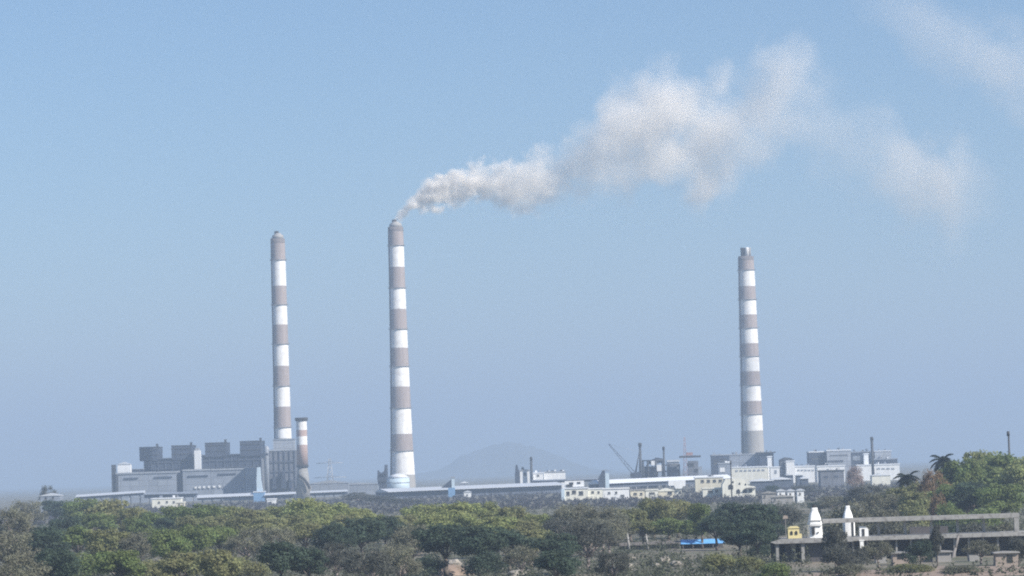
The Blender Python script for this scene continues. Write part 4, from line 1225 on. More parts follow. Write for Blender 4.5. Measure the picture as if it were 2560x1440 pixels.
TREES = [
    # kind, tint, x, top y, distance, width px, label
    # ---- skyline of the wood
    ('dry', 'B', 18, 1262, 1250, 150, 'pale brown dry tree at the far left edge on the skyline of the wood'),
    ('dry', 'B', 70, 1246, 1350, 90, 'smaller brown dry tree just left of the lone pale house'),
    ('round', 'K', 138, 1247, 1450, 110, 'blue-green tree in front of the lone pale house at the far left'),
    ('round', 'G', 205, 1243, 1330, 100, 'fresh green tree below the thin pale conveyor at the far left'),
    ('spread', 'T', 275, 1246, 1250, 135, 'yellowish broad tree below the left end of the turbine hall'),
    ('tall', 'O', 322, 1268, 1280, 70, 'small olive tree filling the dip left of the white flat-roofed building'),
    ('round', 'G', 378, 1276, 1300, 90, 'mid green tree below the left corner of the white flat-roofed building'),
    ('spread', 'G', 440, 1262, 1260, 110, 'green tree touching the yellow annex of the white flat-roofed building'),
    ('round', 'G', 505, 1257, 1240, 110, 'bushy green tree under the white-roofed conveyor'),
    ('spread', 'Y', 570, 1262, 1300, 100, 'light yellow-green tree just left of the blue conveyor foot'),
    ('round', 'T', 632, 1268, 1260, 100, 'yellow-olive tree below the blue conveyor foot'),
    ('spread', 'Y', 698, 1262, 1290, 100, 'yellow-green tree below the tiny white pump house'),
    ('round', 'Y', 762, 1241, 1250, 120, 'highest yellow-green tree, right below the short red-banded stack'),
    ('spread', 'Y', 835, 1254, 1270, 120, 'yellow-green tree right of the short red-banded stack'),
    ('dry', 'V', 895, 1229, 2050, 100, 'distant purple-grey leafless tree left of the pale drum'),
    ('dry', 'V', 950, 1238, 2000, 100, 'distant purple-grey leafless tree under the pale drum'),
    ('dry', 'V', 1010, 1246, 1900, 110, 'distant brownish leafless tree under the left part of the long shed'),
    ('spread', 'Y', 905, 1268, 1240, 100, 'pale yellow-green tree below the distant leafless trees'),
    ('spread', 'Y', 1060, 1258, 1260, 110, 'yellow-green tree below the small blue tower on the long shed'),
    ('round', 'Y', 1130, 1250, 1240, 125, 'large yellow-green tree below the little white hut of the long shed'),
    ('spread', 'Y', 1205, 1252, 1270, 125, 'broad yellow-green tree below the middle of the long shed'),
    ('round', 'T', 1280, 1262, 1250, 110, 'yellow-olive tree below the hill and the long shed'),
    ('spread', 'Y', 1345, 1282, 1230, 100, 'low yellow-green tree sloping down left of the cream two-storey house'),
    ('dry', 'V', 1330, 1250, 1900, 110, 'distant grey leafless tree below the right end of the long shed'),
    ('dry', 'B', 1432, 1252, 1150, 120, 'grey-brown leafless tree covering the foot of the cream two-storey house'),
    ('dry', 'B', 1505, 1258, 1170, 120, 'grey-brown leafless tree left of the white gate posts'),
    ('round', 'O', 1575, 1268, 1200, 90, 'olive tree just right of the white gate posts'),
    ('round', 'O', 1632, 1242, 1250, 110, 'olive-green tree below the small cream house with one wide window'),
    ('spread', 'T', 1692, 1246, 1230, 110, 'light olive tree below the white water tower'),
    ('tall', 'G', 1752, 1256, 1260, 80, 'narrow green tree left of the large stepped cream building'),
    ('round', 'K', 1818, 1252, 1180, 100, 'dark green tree under the large stepped cream building'),
    ('round', 'K', 1885, 1256, 1150, 120, 'dark green tree at the right corner of the large stepped cream building'),
    ('bush', 'V', 1955, 1258, 1200, 110, 'grey scrubby bush below the three white cottages'),
    ('dry', 'P', 2135, 1160, 1550, 52, 'pinkish bare tree standing in front of the white halls'),
    ('bush', 'V', 2010, 1212, 1900, 90, 'grey-green scrub between the white-roofed warehouses and the grey square building'),
    ('bush', 'K', 1930, 1212, 1980, 60, 'low dark scrub behind the white-roofed warehouses'),
    ('round', 'K', 2050, 1252, 1150, 70, 'dark tree just behind the tip of the taller white shrine'),
    ('dry', 'B', 2085, 1236, 1100, 90, 'grey-brown tree between the two white shrine spires'),
    ('dry', 'V', 2165, 1206, 1050, 110, 'dark grey scrub tree rising behind the shorter white shrine'),
    ('bush', 'B', 2230, 1212, 1000, 100, 'brown-grey thicket left of the palm'),
    ('tall', 'G', 2214, 1236, 900, 60, 'dull green tree beneath the left palm'),
    # ---- crowns showing in the gaps of the skyline row
    ('round', 'K', 165, 1288, 1000, 90, 'bluish green crown just below the tree in front of the lone pale house'),
    ('spread', 'G', 240, 1280, 1000, 100, 'green crown wedged between the fresh green and the yellowish broad tree'),
    ('round', 'G', 345, 1290, 1000, 90, 'dull green crown below the small olive tree'),
    ('spread', 'K', 408, 1292, 1000, 90, 'dark blue-green crown below the white flat-roofed building'),
    ('round', 'O', 470, 1286, 1000, 90, 'olive crown between the two green trees near the yellow annex'),
    ('spread', 'T', 538, 1286, 1000, 100, 'pale olive crown under the white-roofed conveyor'),
    ('round', 'O', 602, 1290, 1000, 90, 'greyish olive crown left below the blue conveyor foot'),
    ('spread', 'T', 664, 1288, 1000, 100, 'pale straw-green crown right below the blue conveyor foot'),
    ('round', 'O', 728, 1284, 1000, 90, 'olive crown left below the highest yellow-green tree'),
    ('spread', 'Y', 798, 1280, 1000, 100, 'yellow-green crown right below the highest yellow-green tree'),
    ('round', 'T', 866, 1284, 1000, 90, 'straw-green crown above the large dark tree'),
    ('spread', 'T', 1010, 1284, 1000, 100, 'dusty straw-coloured crown right of the foot of the middle chimney'),
    ('round', 'Y', 1085, 1284, 1000, 100, 'yellow-green crown low under the small blue tower'),
    ('spread', 'Y', 1165, 1282, 1000, 110, 'yellow-green crown low under the little white hut'),
    ('round', 'Y', 1242, 1288, 1000, 100, 'yellow-green crown above the very dark trees at the centre'),
    ('spread', 'T', 1310, 1296, 1000, 100, 'straw-green crown low under the hill'),
    ('dry', 'V', 1400, 1290, 1000, 100, 'grey leafless crown left of the large dark grey leafless tree'),
    ('dry', 'B', 1520, 1290, 1000, 100, 'grey-brown leafless crown under the white gate posts'),
    ('round', 'K', 1790, 1288, 1000, 90, 'dark green crown left below the large stepped cream building'),
    # ---- middle of the wood
    ('dry', 'B', 25, 1318, 980, 150, 'brown leafless tree at the left edge in the middle of the wood'),
    ('round', 'K', 110, 1312, 1000, 120, 'dark green tree second from the left in the middle of the wood'),
    ('spread', 'G', 190, 1312, 960, 120, 'dull green tree under the fresh green one at the left'),
    ('round', 'O', 268, 1318, 930, 120, 'greyish olive tree below the yellowish broad tree'),
    ('dry', 'B', 345, 1326, 900, 110, 'grey-brown leafless tree left of centre in the left half of the wood'),
    ('round', 'G', 415, 1318, 960, 120, 'green tree two rows below the white flat-roofed building'),
    ('round', 'G', 485, 1308, 940, 110, 'dark-shadowed green tree under the bushy green one'),
    ('spread', 'G', 552, 1312, 980, 110, 'olive-green tree in the middle row below the white-roofed conveyor'),
    ('dry', 'B', 615, 1318, 920, 110, 'grey leafless tree in the middle row below the blue conveyor foot'),
    ('dry', 'B', 690, 1312, 960, 110, 'brownish leafless tree in the middle row below the tiny pump house'),
    ('spread', 'T', 762, 1302, 990, 110, 'yellow-olive tree in the middle row below the short red-banded stack'),
    ('round', 'K', 835, 1306, 940, 110, 'dark green tree in the middle row right of the short stack'),
    ('round', 'K', 905, 1290, 900, 120, 'large dark tree under the pale yellow-green one'),
    ('round', 'K', 965, 1286, 930, 100, 'dark tree below the foot of the middle chimney'),
    ('dry', 'B', 1030, 1306, 960, 120, 'grey-brown leafless tree right of the dark tree below the middle chimney'),
    ('spread', 'K', 1112, 1306, 900, 150, 'broad very dark tree at the centre of the wood, left part'),
    ('round', 'K', 1195, 1312, 880, 130, 'very dark rounded tree at the centre of the wood'),
    ('spread', 'K', 1270, 1322, 900, 120, 'dark tree below the yellow-olive one under the hill'),
    ('round', 'T', 1335, 1322, 980, 90, 'dull yellow-olive tree in the middle row under the hill'),
    ('spread', 'K', 1392, 1328, 880, 120, 'dark blue-green tree left of the pale-trunked leafless tree'),
    ('dry', 'V', 1468, 1292, 860, 140, 'large dark grey leafless tree with a pale trunk'),
    ('dry', 'B', 1545, 1306, 920, 100, 'brown-grey leafless tree above the dark roof line'),
    ('round', 'O', 1608, 1300, 1000, 90, 'olive tree in the middle row under the small cream house'),
    ('round', 'G', 1668, 1292, 980, 110, 'yellowish-green tree above the dark roof line'),
    ('tall', 'G', 1738, 1288, 960, 90, 'green tree just above the blue tarpaulin'),
    ('round', 'K', 1848, 1300, 900, 100, 'dark green tree right of the blue tarpaulin'),
    ('round', 'K', 1892, 1296, 880, 110, 'large dark green tree left of the small yellow shrine'),
    ('bush', 'K', 1940, 1305, 800, 60, 'dark shrub directly behind the small yellow shrine'),
    # ---- front edge
    ('dry', 'B', 40, 1380, 720, 150, 'brown leafless tree in the bottom left corner'),
    ('round', 'K', 135, 1366, 760, 130, 'dark green tree at the front edge near the bottom left corner'),
    ('bush', 'G', 215, 1376, 700, 120, 'low green shrub at the front edge near the bottom left'),
    ('round', 'G', 300, 1372, 740, 120, 'grey-green tree at the front edge below the greyish olive tree'),
    ('bush', 'T', 380, 1396, 690, 120, 'straw-coloured shrub at the front edge, left one of several'),
    ('spread', 'T', 455, 1376, 720, 130, 'light straw-green tree at the front edge'),
    ('round', 'T', 535, 1368, 740, 130, 'biggest straw-yellow tree at the front edge'),
    ('bush', 'T', 610, 1388, 690, 110, 'straw-yellow shrub at the front edge beside the dark blue-green trees'),
    ('round', 'K', 700, 1350, 720, 130, 'dark blue-green tree at the front edge below the short red-banded stack'),
    ('round', 'K', 768, 1366, 700, 110, 'dark blue-green tree at the front edge, right one of the pair'),
    ('dry', 'V', 838, 1352, 740, 110, 'dark leafless tree at the front edge right of the blue-green pair'),
    ('dry', 'V', 920, 1366, 710, 120, 'dark brown leafless tree at the front edge below the middle chimney'),
    ('dry', 'B', 1000, 1358, 740, 120, 'brown leafless tree at the front edge right below the middle chimney'),
    ('bush', 'K', 1068, 1384, 720, 90, 'dark shrub left of the heap of brown earth'),
    ('bush', 'K', 1215, 1376, 720, 110, 'dark shrub right of the heap of brown earth'),
    ('dry', 'B', 1300, 1358, 730, 90, 'thin brown leafless tree at the front edge below the hill'),
    ('round', 'K', 1392, 1372, 730, 110, 'dark blue-green tree at the front edge left of the pale trunk'),
    ('dry', 'V', 1530, 1372, 760, 100, 'dark grey leafless tree at the front edge left of the rubble'),
    ('bush', 'O', 1800, 1378, 680, 100, 'olive shrub in front of the rubble below the blue tarpaulin'),
    ('bush', 'O', 1870, 1386, 690, 90, 'greyish olive shrub below the left end of the temple terrace'),
    ('bush', 'K', 1902, 1352, 740, 70, 'dark shrub at the left tip of the temple terrace'),
    ('bush', 'G', 1935, 1402, 540, 90, 'low green shrub under the left end of the temple terrace'),
    ('round', 'V', 2085, 1314, 556, 62, 'dark green tree in front of the terrace between the two white shrines'),
    ('bush', 'V', 2095, 1358, 548, 90, 'dark grey scrub in front of the terrace wall'),
    ('dry', 'B', 2195, 1350, 558, 90, 'brown leafless bush under the lower concrete slab'),
    ('bush', 'V', 2150, 1366, 556, 70, 'grey scrub hiding the foot of the small white pillar'),
    ('bush', 'O', 2270, 1408, 520, 120, 'olive brush on the bare earth before the black-windowed hut'),
    ('bush', 'B', 2400, 1412, 515, 120, 'dry brown brush on the bare earth before the greenish hut'),
    ('bush', 'B', 2120, 1408, 520, 110, 'dry brown brush before the low flat grey hut'),
    ('bush', 'K', 2300, 1345, 560, 70, 'dark shrub under the middle of the lower concrete slab'),
    ('tall', 'V', 2340, 1308, 560, 34, 'slim grey-green tree crossing the lower concrete slab'),
    ('dry', 'B', 2450, 1348, 560, 90, 'brown leafless bush under the right part of the lower slab'),
    ('bush', 'V', 2545, 1338, 556, 60, 'dark shrub at the right edge under the lower slab'),
    # ---- right hill of green
    ('round', 'G', 2405, 1142, 860, 140, 'big bright green tree at the right, its left part beside the fronds'),
    ('round', 'G', 2490, 1128, 900, 150, 'biggest bright green tree at the right below the dark pole'),
    ('spread', 'Y', 2560, 1140, 880, 120, 'yellow-green tree at the right edge of the picture'),
    ('round', 'K', 2420, 1200, 800, 120, 'dark green tree at the right in the lower half of the green mass'),
    ('round', 'G', 2500, 1205, 790, 130, 'green tree in front of the green mass at the right edge'),
    ('bush', 'B', 2120, 1246, 720, 120, 'brown thicket right behind the shorter white shrine'),
    ('dry', 'B', 2200, 1226, 830, 110, 'brown-grey leafless tree in the thicket left of the palm'),
    ('round', 'O', 2246, 1212, 850, 90, 'olive tree whose crown touches the drooping palm from the left'),
    ('round', 'O', 2300, 1202, 840, 80, 'olive tree whose crown touches the drooping palm from the right'),
    ('round', 'G', 2372, 1164, 900, 90, 'bright green tree hiding the stem of the upper palm'),
    ('round', 'G', 2365, 1206, 800, 100, 'green tree at the left foot of the bright green mass'),
    ('round', 'Y', 2450, 1122, 950, 110, 'yellow-green crown topping the bright green mass left of the dark pole'),
    ('bush', 'V', 2205, 1306, 640, 110, 'dark brush seen between the two concrete beams, left part'),
    ('bush', 'B', 2285, 1304, 640, 110, 'brownish brush seen between the two concrete beams, left of the middle'),
    ('bush', 'K', 2362, 1302, 640, 100, 'dark green brush seen between the two concrete beams, right of the middle'),
    ('bush', 'V', 2440, 1300, 640, 110, 'dark brush seen between the two concrete beams, right part'),
    ('bush', 'B', 2510, 1300, 640, 90, 'brownish brush seen between the two concrete beams beside the end post'),
    ('dry', 'U', 2332, 1170, 820, 90, 'rust-brown dry tree between the palm and the bright green trees'),
    ('bush', 'U', 2345, 1228, 770, 60, 'rusty brown bush hanging below the rust-brown dry tree'),
    ('round', 'O', 2285, 1224, 800, 90, 'dull olive tree below the palm'),
    ('bush', 'G', 2370, 1250, 760, 90, 'green shrub above the upper concrete beam'),
    ('bush', 'O', 2290, 1262, 740, 90, 'olive shrub just above the middle of the upper concrete beam'),
    ('bush', 'B', 2205, 1262, 740, 100, 'brownish shrub just above the left part of the upper concrete beam'),
    ('bush', 'G', 2460, 1262, 740, 110, 'green shrub just above the right part of the upper concrete beam'),
]
for k_, t_, x_, y_, D_, w_px, lab in TREES:
    tree(k_, t_, x_, y_, D_, w_px, lab, 'trees of the wood' if k_ != 'bush' else 'shrubs of the wood')
tree('dry', 'V', 118, 1211, 2050, 58, 'dark bare tree on the skyline beside the lone pale house')


# ground scrub: uncountable low growth under and between the trees
def scrub(name, n, y0, y1, tints, seed, size, hmax):
    rng = random.Random(seed)
    vs_, fs = [], []
    for i in range(n):
        y = y0 + (y1 - y0) * rng.random() ** 1.3
        x = rng.uniform(-.185, .185) * y
        if 525 < y < 632 and x > .098 * y:
            continue
        px = x / y / K + 1280
        if y < 640 and 1060 < px < 1170:
            continue
        if y < 560 and px > 1950 and rng.random() < .7:
            continue
        if 640 < y < 740 and 1690 < px < 1825:
            continue
        r = rng.uniform(.6, 1.7)
        h = rng.uniform(.4, 1.0) * hmax
        for j in range(26):
            d = Vector((rng.gauss(0, .5), rng.gauss(0, .5), abs(rng.gauss(0, .5))))
            p = Vector((x + d.x * r, y + d.y * r, .1 + d.z * h))
            t = Vector((rng.uniform(-1, 1), rng.uniform(-1, 1), rng.uniform(-.2, 1))).normalized()
            w = t.orthogonal().normalized()
            w.rotate(Matrix.Rotation(rng.uniform(0, 6.28), 3, t))
            s_ = size * rng.uniform(.5, 1.2)
            k = len(vs_)
            vs_ += [p - t * s_, p + w * s_ * .5, p + t * s_, p - w * s_ * .5]
            fs.append((k, k + 1, k + 2, k + 3))
    me = bpy.data.meshes.new(name)
    me.from_pydata([v[:] for v in vs_], [], fs)
    me.materials.append(TWIG)
    o = bpy.data.objects.new(name, me)
    COL.objects.link(o)
    o.color = (*tints, 1)
    o['kind'] = 'stuff'
    return o


scrub('undergrowth', 7500, 490, 1500, (0.085, 0.094, 0.062), 3, .30, 3.0)
scrub('distant_scrub', 5200, 1500, 2500, (0.070, 0.068, 0.078), 4, .6, 2.3)


# ------------------------------------------------------------------ palms
def palm(label, px, py, D, flen, nf, seed, tint, spread=(.1, 1.3)):
    rng = random.Random(seed)
    c = W(px, py, D)
    t = thing('palm_tree', label, 'palm', (c.x, D, 0))
    b = MB('bark')
    b.tube([Vector((c.x + .5, D, -.5)), Vector((c.x + .25, D, c.z * .5)), Vector((c.x, D, c.z))], [.34, .26, .22], 8)
    b.build('trunk', t)
    for i in range(nf):
        az = i * 2.399 + rng.uniform(-.2, .2)
        el = R(80) * (1 - (i + .5) / nf) - R(12)
        L = flen * rng.uniform(.85, 1.1)
        vs_, fs = [], []
        p = Vector((0, 0, c.z))
        d = Vector((math.cos(az) * math.cos(el), math.sin(az) * math.cos(el), math.sin(el)))
        n = 14
        pts = []
        for k in range(n + 1):
            pts.append((p.copy(), d.copy()))
            p = p + d * (L / n)
            d = (d + Vector((0, 0, -.135))).normalized()
        side = Vector((-math.sin(az), math.cos(az), 0))
        for k in range(1, n):
            q, d = pts[k]
            ll = flen * .38 * math.sin(math.pi * (k / n) ** .8) + .15
            for sg in (-1, 1):
                for h in (0, .5):
                    q2 = q + d * (L / n) * h
                    out_ = (side * sg + d * .55 + Vector((0, 0, -.45 + rng.uniform(-.15, .15)))).normalized()
                    i0 = len(vs_)
                    w = d * (L / n) * .5
                    vs_ += [q2 - w, q2 + out_ * ll * .6 - w * .6, q2 + out_ * ll, q2 + out_ * ll * .6 + w * .6, q2 + w]
                    fs.append((i0, i0 + 1, i0 + 2, i0 + 3, i0 + 4))
        up = d.cross(side)
        for k in range(n):
            a_, b_ = pts[k][0], pts[k + 1][0]
            i0 = len(vs_)
            w = side * .07 * (1.3 - k / n)
            vs_ += [a_ - w, a_ + w, b_ + w, b_ - w]
            fs.append((i0, i0 + 1, i0 + 2, i0 + 3))
        me = bpy.data.meshes.new('frond')
        me.from_pydata([v[:] for v in vs_], [], fs)
        me.materials.append(LEAF)
        o = bpy.data.objects.new('frond', me)
        COL.objects.link(o)
        o.parent = t
        o.color = (*TINT[tint], 1)
    return t


TINT['D'] = (0.022, 0.032, 0.022)
palm('dark palm with drooping fronds in front of the right end of the power station', 2268, 1196, 860, 4.6, 15, 3, 'D')
palm('dark palm fronds sticking up beside the big bright green trees', 2355, 1152, 930, 5.0, 13, 9, 'D')

D = 1000
p = W(2521, 1078, D)
t = thing('utility_pole', 'dark pole rising above the bright green trees near the right edge', 'pole', (p.x, D, 0))
MB('steel_dark').ring_stack(p.x, D, [(0, .42, 0), (p.z - .1, .3, 0)], 10).build('shaft', t)
MB('steel_dark').ring_stack(p.x - .1, D, [(p.z - 1.6, .52, 0), (p.z, .45, 0)], 10).build('lamp_head', t)

# ------------------------------------------------------------------ temple terrace
D = 612
PXM = K * D


def ring_px(mb, cx, cyy, spec, sq=.75, n=24, mi=0):
    """spec: (photo y, radius px), listed top to bottom, turned into rings of a squarish tower."""
    rr = [(W(cx, y, cyy).z, r * K * cyy, mi) for y, r in spec][::-1]
    return mb.ring_stack(W(cx, spec[0][0] / 2 + spec[-1][0] / 2, cyy).x, cyy, rr, n, True, sq)


# left terrace with posts
x0, x1, zb, zt = rect(1922, 2128, 1344, 1356, D)
t = thing('terrace', 'low concrete terrace on posts carrying the yellow and the taller white shrine', 'terrace', ((x0 + x1) / 2, D, 0))
MB('concrete_pale').prism([(x0, zb + .35), (x0 + 2.2, zt), (x1, zt), (x1, zb), (x0 + 1.0, zb)], D - 3.8, D + 8).build('slab', t)
for a, b, c_ in ((1937, 1944, 'concrete_pale'), (1964, 1973, 'dark_wall_shade'), (1976, 1988, 'hut_grey'), (2000, 2008, 'concrete_pale')):  # the darkest strip paints the shaded void between the posts
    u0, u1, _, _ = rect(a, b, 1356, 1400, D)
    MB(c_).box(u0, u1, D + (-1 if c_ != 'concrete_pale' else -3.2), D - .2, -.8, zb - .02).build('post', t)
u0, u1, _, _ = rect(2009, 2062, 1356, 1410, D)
MB('dark_wall_shade').box(u0, u1, D - 1.5, D + 7, -.8, zb - .02).build('retaining_wall', t)
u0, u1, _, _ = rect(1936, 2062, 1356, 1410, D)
MB('dark_wall_shade').box(u0, u1 - .4, D + 8.1, D + 8.5, -.8, zb - .02).build('back_wall', t)
ZT = zt

# pavilion: two long concrete slabs on columns
x0, x1, ub, ut = rect(2056, 2549, 1290.5, 1301, D)
l0, l1, lb, lt = rect(2118, 2590, 1335.5, 1345.5, D)
t = thing('concrete_pavilion', 'long two-level unfinished concrete frame with pale beams at the lower right', 'building', ((x0 + x1) / 2, D, 0))
MB('concrete_pale').box(x0, x1, D, D + 4, ub, ut).build('upper_slab', t)
MB('concrete_pale').box(l0, l1, D - .6, D + 9, lb, lt).build('lower_slab', t)
q0, q1, _, _ = rect(2536, 2548, 1290, 1340, D)
MB('concrete_pale').box(q0, q1 - .02, D + .03, D + 1.0, lt + .02, ub - .02).build('end_post', t)
for i in range(6):
    xx = l0 + 1.5 + (x1 - l0 - 3) * i / 6
    MB('concrete').box(xx - .25, xx + .25, D + 3, D + 3.5, lt + .02, ub - .02).build('column', t)
for i in range(13):
    xx = l0 + 1.2 + (l1 - l0 - 3) * i / 12
    MB('hut_grey').box(xx - .18, xx + .18, D + .6, D + 1.0, -.8, lb - .02).build('column', t)
MB('dark_wall_shade').box(l0 + 14, l0 + 22, D + 8.3, D + 8.9, lt + .02, ub - 1.5).build('parapet', t)
MB('dark_wall_shade').box(l0, l1, D + 7.4, D + 8, -.8, lb - .02).build('shade_backing', t)  # dark sheet that paints the shaded void below the lower slab

# taller white shrine
cx, cd = 2036, D - 1.6
t = thing('white_shrine', 'taller white shrine with a curved spire, standing on the terrace beside the yellow one', 'temple', (W(cx, 1320, cd).x, cd, ZT), 'white spired shrines')
ring_px(MB('white_tmpl'), cx + 1, cd, [(1311, 17.6), (1328, 18.2), (1345, 19.2)]).build('body', t)
ring_px(MB('white_tmpl'), cx + .5, cd, [(1307.6, 18.0), (1310.6, 18.6)]).build('cornice', t)
sp = ring_px(MB('white_tmpl'), cx, cd, [(1269, 7.5), (1273, 8.2), (1277, 8.0), (1281, 9.5), (1284, 11.2), (1288, 12.6), (1292, 14), (1298, 15.4), (1303, 16.6), (1307.2, 17.4)]).build('spire', t)
ring_px(MB('soot'), cx - .5, cd, [(1262, 1.5), (1264, 5.0), (1266, 5.5), (1268.6, 3.0)], 0).build('finial', t)
dm = MB('opening')
u0, u1, v0, v1 = rect(2026, 2033, 1317, 1336, D)
f_ = cd - 19.2 * K * cd
dm.box(u0, u1, f_ - .25, f_ + .6, v0, v1).build('doorway', t)
u0, u1, v0, v1 = rect(2040, 2043, 1329, 1332, D)
MB('opening').box(u0, u1, f_ - .2, f_ + .6, v0, v1).build('window', t)
for y in (1300, 1313):
    u0, u1, v0, v1 = rect(2022, 2050, y, y + 1.6, D)
    MB('concrete').box(u0, u1, cd - 18.8 * K * cd * (.86 if y < 1307 else 1) - .2, cd, v0, v1).build('string_course', t)

# shorter white shrine behind the beams
cx, cd = 2119, D + 11
t = thing('white_shrine', 'shorter white shrine whose spire rises above the upper concrete beam', 'temple', (W(cx, 1320, cd).x, cd, 0), 'white spired shrines')
ring_px(MB('white_tmpl'), cx + 4, cd, [(1303, 14.5), (1334, 14.5), (1372, 15)]).build('body', t)
ring_px(MB('white_tmpl'), cx, cd, [(1264, 5.4), (1268, 5.8), (1272, 5.6), (1277, 7.4), (1282, 9.4), (1287, 11), (1293, 12.2), (1299.5, 13)]).build('spire', t)
ring_px(MB('concrete'), cx + .5, cd, [(1299.8, 12.2), (1302.8, 13.6)]).build('ledge', t)
ring_px(MB('soot'), cx - .5, cd, [(1258, 1.2), (1260, 4.2), (1262, 4.5), (1263.7, 2.5)], 0).build('finial', t)

# small yellow shrine
x0, x1, _, zt = rect(1970, 1998, 1321, 1345, D - 3)
t = thing('yellow_shrine', 'small yellow shrine with arched windows at the left end of the terrace', 'temple', ((x0 + x1) / 2, D - 3.2, ZT), None)
MB('yellow').box(x0, x1, D - 3.2, D - .8, ZT + .02, zt).build('body', t)
MB('yellow').prism([(x0 - .15, zt + .02), (x1 + .15, zt + .02), (x1 - .3, zt + .42), (x0 + .5, zt + .42)], D - 3.35, D - .65).build('roof', t)
MB('yellow').box(x1 + .01, x1 + .5, D - 3.2, D - 1.8, ZT + .02, ZT + .9).build('side_step', t)
for fx in (.2, .62):
    xa = x0 + fx * (x1 - x0)
    za = ZT + .75
    MB('opening').prism([(xa, za), (xa + .5, za), (xa + .5, za + .6), (xa + .25, za + .85), (xa, za + .6)], D - 3.3, D - 3.1).build('window', t)

# white cubicle on the lower slab and its little lower twin
x0, x1, zb, zt = rect(2149, 2171, 1315, 1335, D + 3)
x0, x1, zb, zt = rect(2149, 2171, 1315, 1335, D + .9)
t = thing('white_cubicle', 'white cubicle on the lower slab right of the shorter white shrine', 'cubicle', ((x0 + x1) / 2, D + .9, lt))
MB('white_tmpl').prism([(x0, lt + .02), (x1, lt + .02), (x1, zt - .7), (x1 - .5, zt - .1), (x0, zt)], D + .9, D + 2.6).build('wall', t)
MB('opening').box(x0 + .5, x0 + 1.0, D + .8, D + .92, lt + .1, zt - .6).build('doorway', t)
x0, x1, zb, zt = rect(2148, 2157, 1352, 1366, D)
t = thing('white_pillar', 'small white pillar under the lower slab near the shorter white shrine', 'pillar', ((x0 + x1) / 2, D - 1.6, 0))
MB('white_tmpl').box(x0, x1, D - 1.6, D - .7, -.8, zt).build('shaft', t)
MB('white_tmpl').box(x0 - .15, x1 + .15, D - 1.7, D - .62, zt + .01, zt + .2).build('cap', t)
# pale board on a pole behind the yellow shrine
a = W(1963, 1293, D + 8)
t = thing('name_board', 'small pale board on a thin pole above the yellow shrine', 'board', (a.x, D + 8, 0))
MB('timber').bar((a.x, D + 8, -.5), (a.x, D + 8, a.z - .3), .07, .06, 6).build('pole', t)
MB('hut').prism([(a.x - .55, a.z - .35), (a.x + .6, a.z - .3), (a.x + .45, a.z + .3), (a.x - .3, a.z + .4)], D + 7.9, D + 8).build('board', t)
# leaning timber pole
a, b = W(2396, 1340, D - 3), W(2378, 1408, D - 6)
t = thing('timber_pole', 'grey timber pole leaning against the lower concrete slab', 'pole', (b.x, b.y, b.z))
MB('timber').tube([b, b.lerp(a, .55) + Vector((.06, 0, 0)), a], [.34, .30, .26], 8).build('shaft', t)
MB('timber').bar(a + Vector((-.2, -.1, .02)), a + Vector((.5, .1, .5)), .12, .06, 6).build('stub_branch', t)


def hut(label, a, b, y0, y1, D, wall, roof, dark=None, flat=True):
    D = CAM_H / (K * (y1 - 1177 + .0306 * (a - 1280)))
    x0, x1, zb, zt = rect(a, b, y0, y1, D)
    t = thing('hut', label, 'hut', ((x0 + x1) / 2, D, 0), 'huts below the concrete pavilion')
    rng = random.Random(int(a))
    j = lambda s_: rng.uniform(-s_, s_)
    MB(wall).prism([(x0, -.8), (x1, -.8), (x1 + j(.1), zt - .35), (x0 + j(.15), zt - .3)], D, D + 2.6).build('wall', t)
    if flat:
        MB(roof).prism([(x0 - .35, zt - .28), (x1 + .35, zt - .3), (x1 + .3, zt - .06 + j(.06)), ((x0 + x1) / 2, zt + .05), (x0 - .25, zt - .1)], D - .5, D + 3).build('roof', t)
    else:
        MB(roof).prism([(x0 - .3, zt - .28), (x1 + .3, zt - .3), ((x0 + x1) / 2 + .3, zt + .5)], D - .4, D + 3).build('roof', t)
    if dark:
        u0, u1, v0, v1 = rect(*dark, D)
        MB('opening').prism([(u0, v0), (u1, v0), (u1 - .03, v1), (u0 + .05, v1)], D - .06, D + .1).build('window' if v0 > .8 else 'doorway', t)
    return t


hut('low flat grey hut under the shorter white shrine', 2125, 2172, 1386, 1404, 668, 'hut_grey', 'thatch', (2166, 2171, 1390, 1402))
hut('mud hut with a square black window opening', 2233, 2273, 1380, 1404, 664, 'hut', 'concrete_pale', (2243, 2260, 1386, 1398))
hut('pinkish mud hut between the black-windowed hut and the greenish hut', 2291, 2331, 1378, 1397, 672, 'hut', 'hut', (2322, 2327, 1383, 1393))
hut('greenish grey hut left of the leaning timber pole', 2344, 2378, 1377, 1397, 672, 'hut_grey', 'hut_grey')
hut('small rounded grey hut right of the leaning timber pole', 2424, 2448, 1377, 1396, 668, 'hut_grey', 'thatch', None, False)
hut('pale mud hut with a dark doorway at the right edge', 2488, 2545, 1379, 1409, 660, 'hut', 'hut_grey', (2517, 2532, 1387, 1407))
hut('little grey thatched hut between the flat grey hut and the black-windowed one', 2190, 2216, 1382, 1400, 674, 'hut_grey', 'thatch', (2200, 2206, 1388, 1398), False)


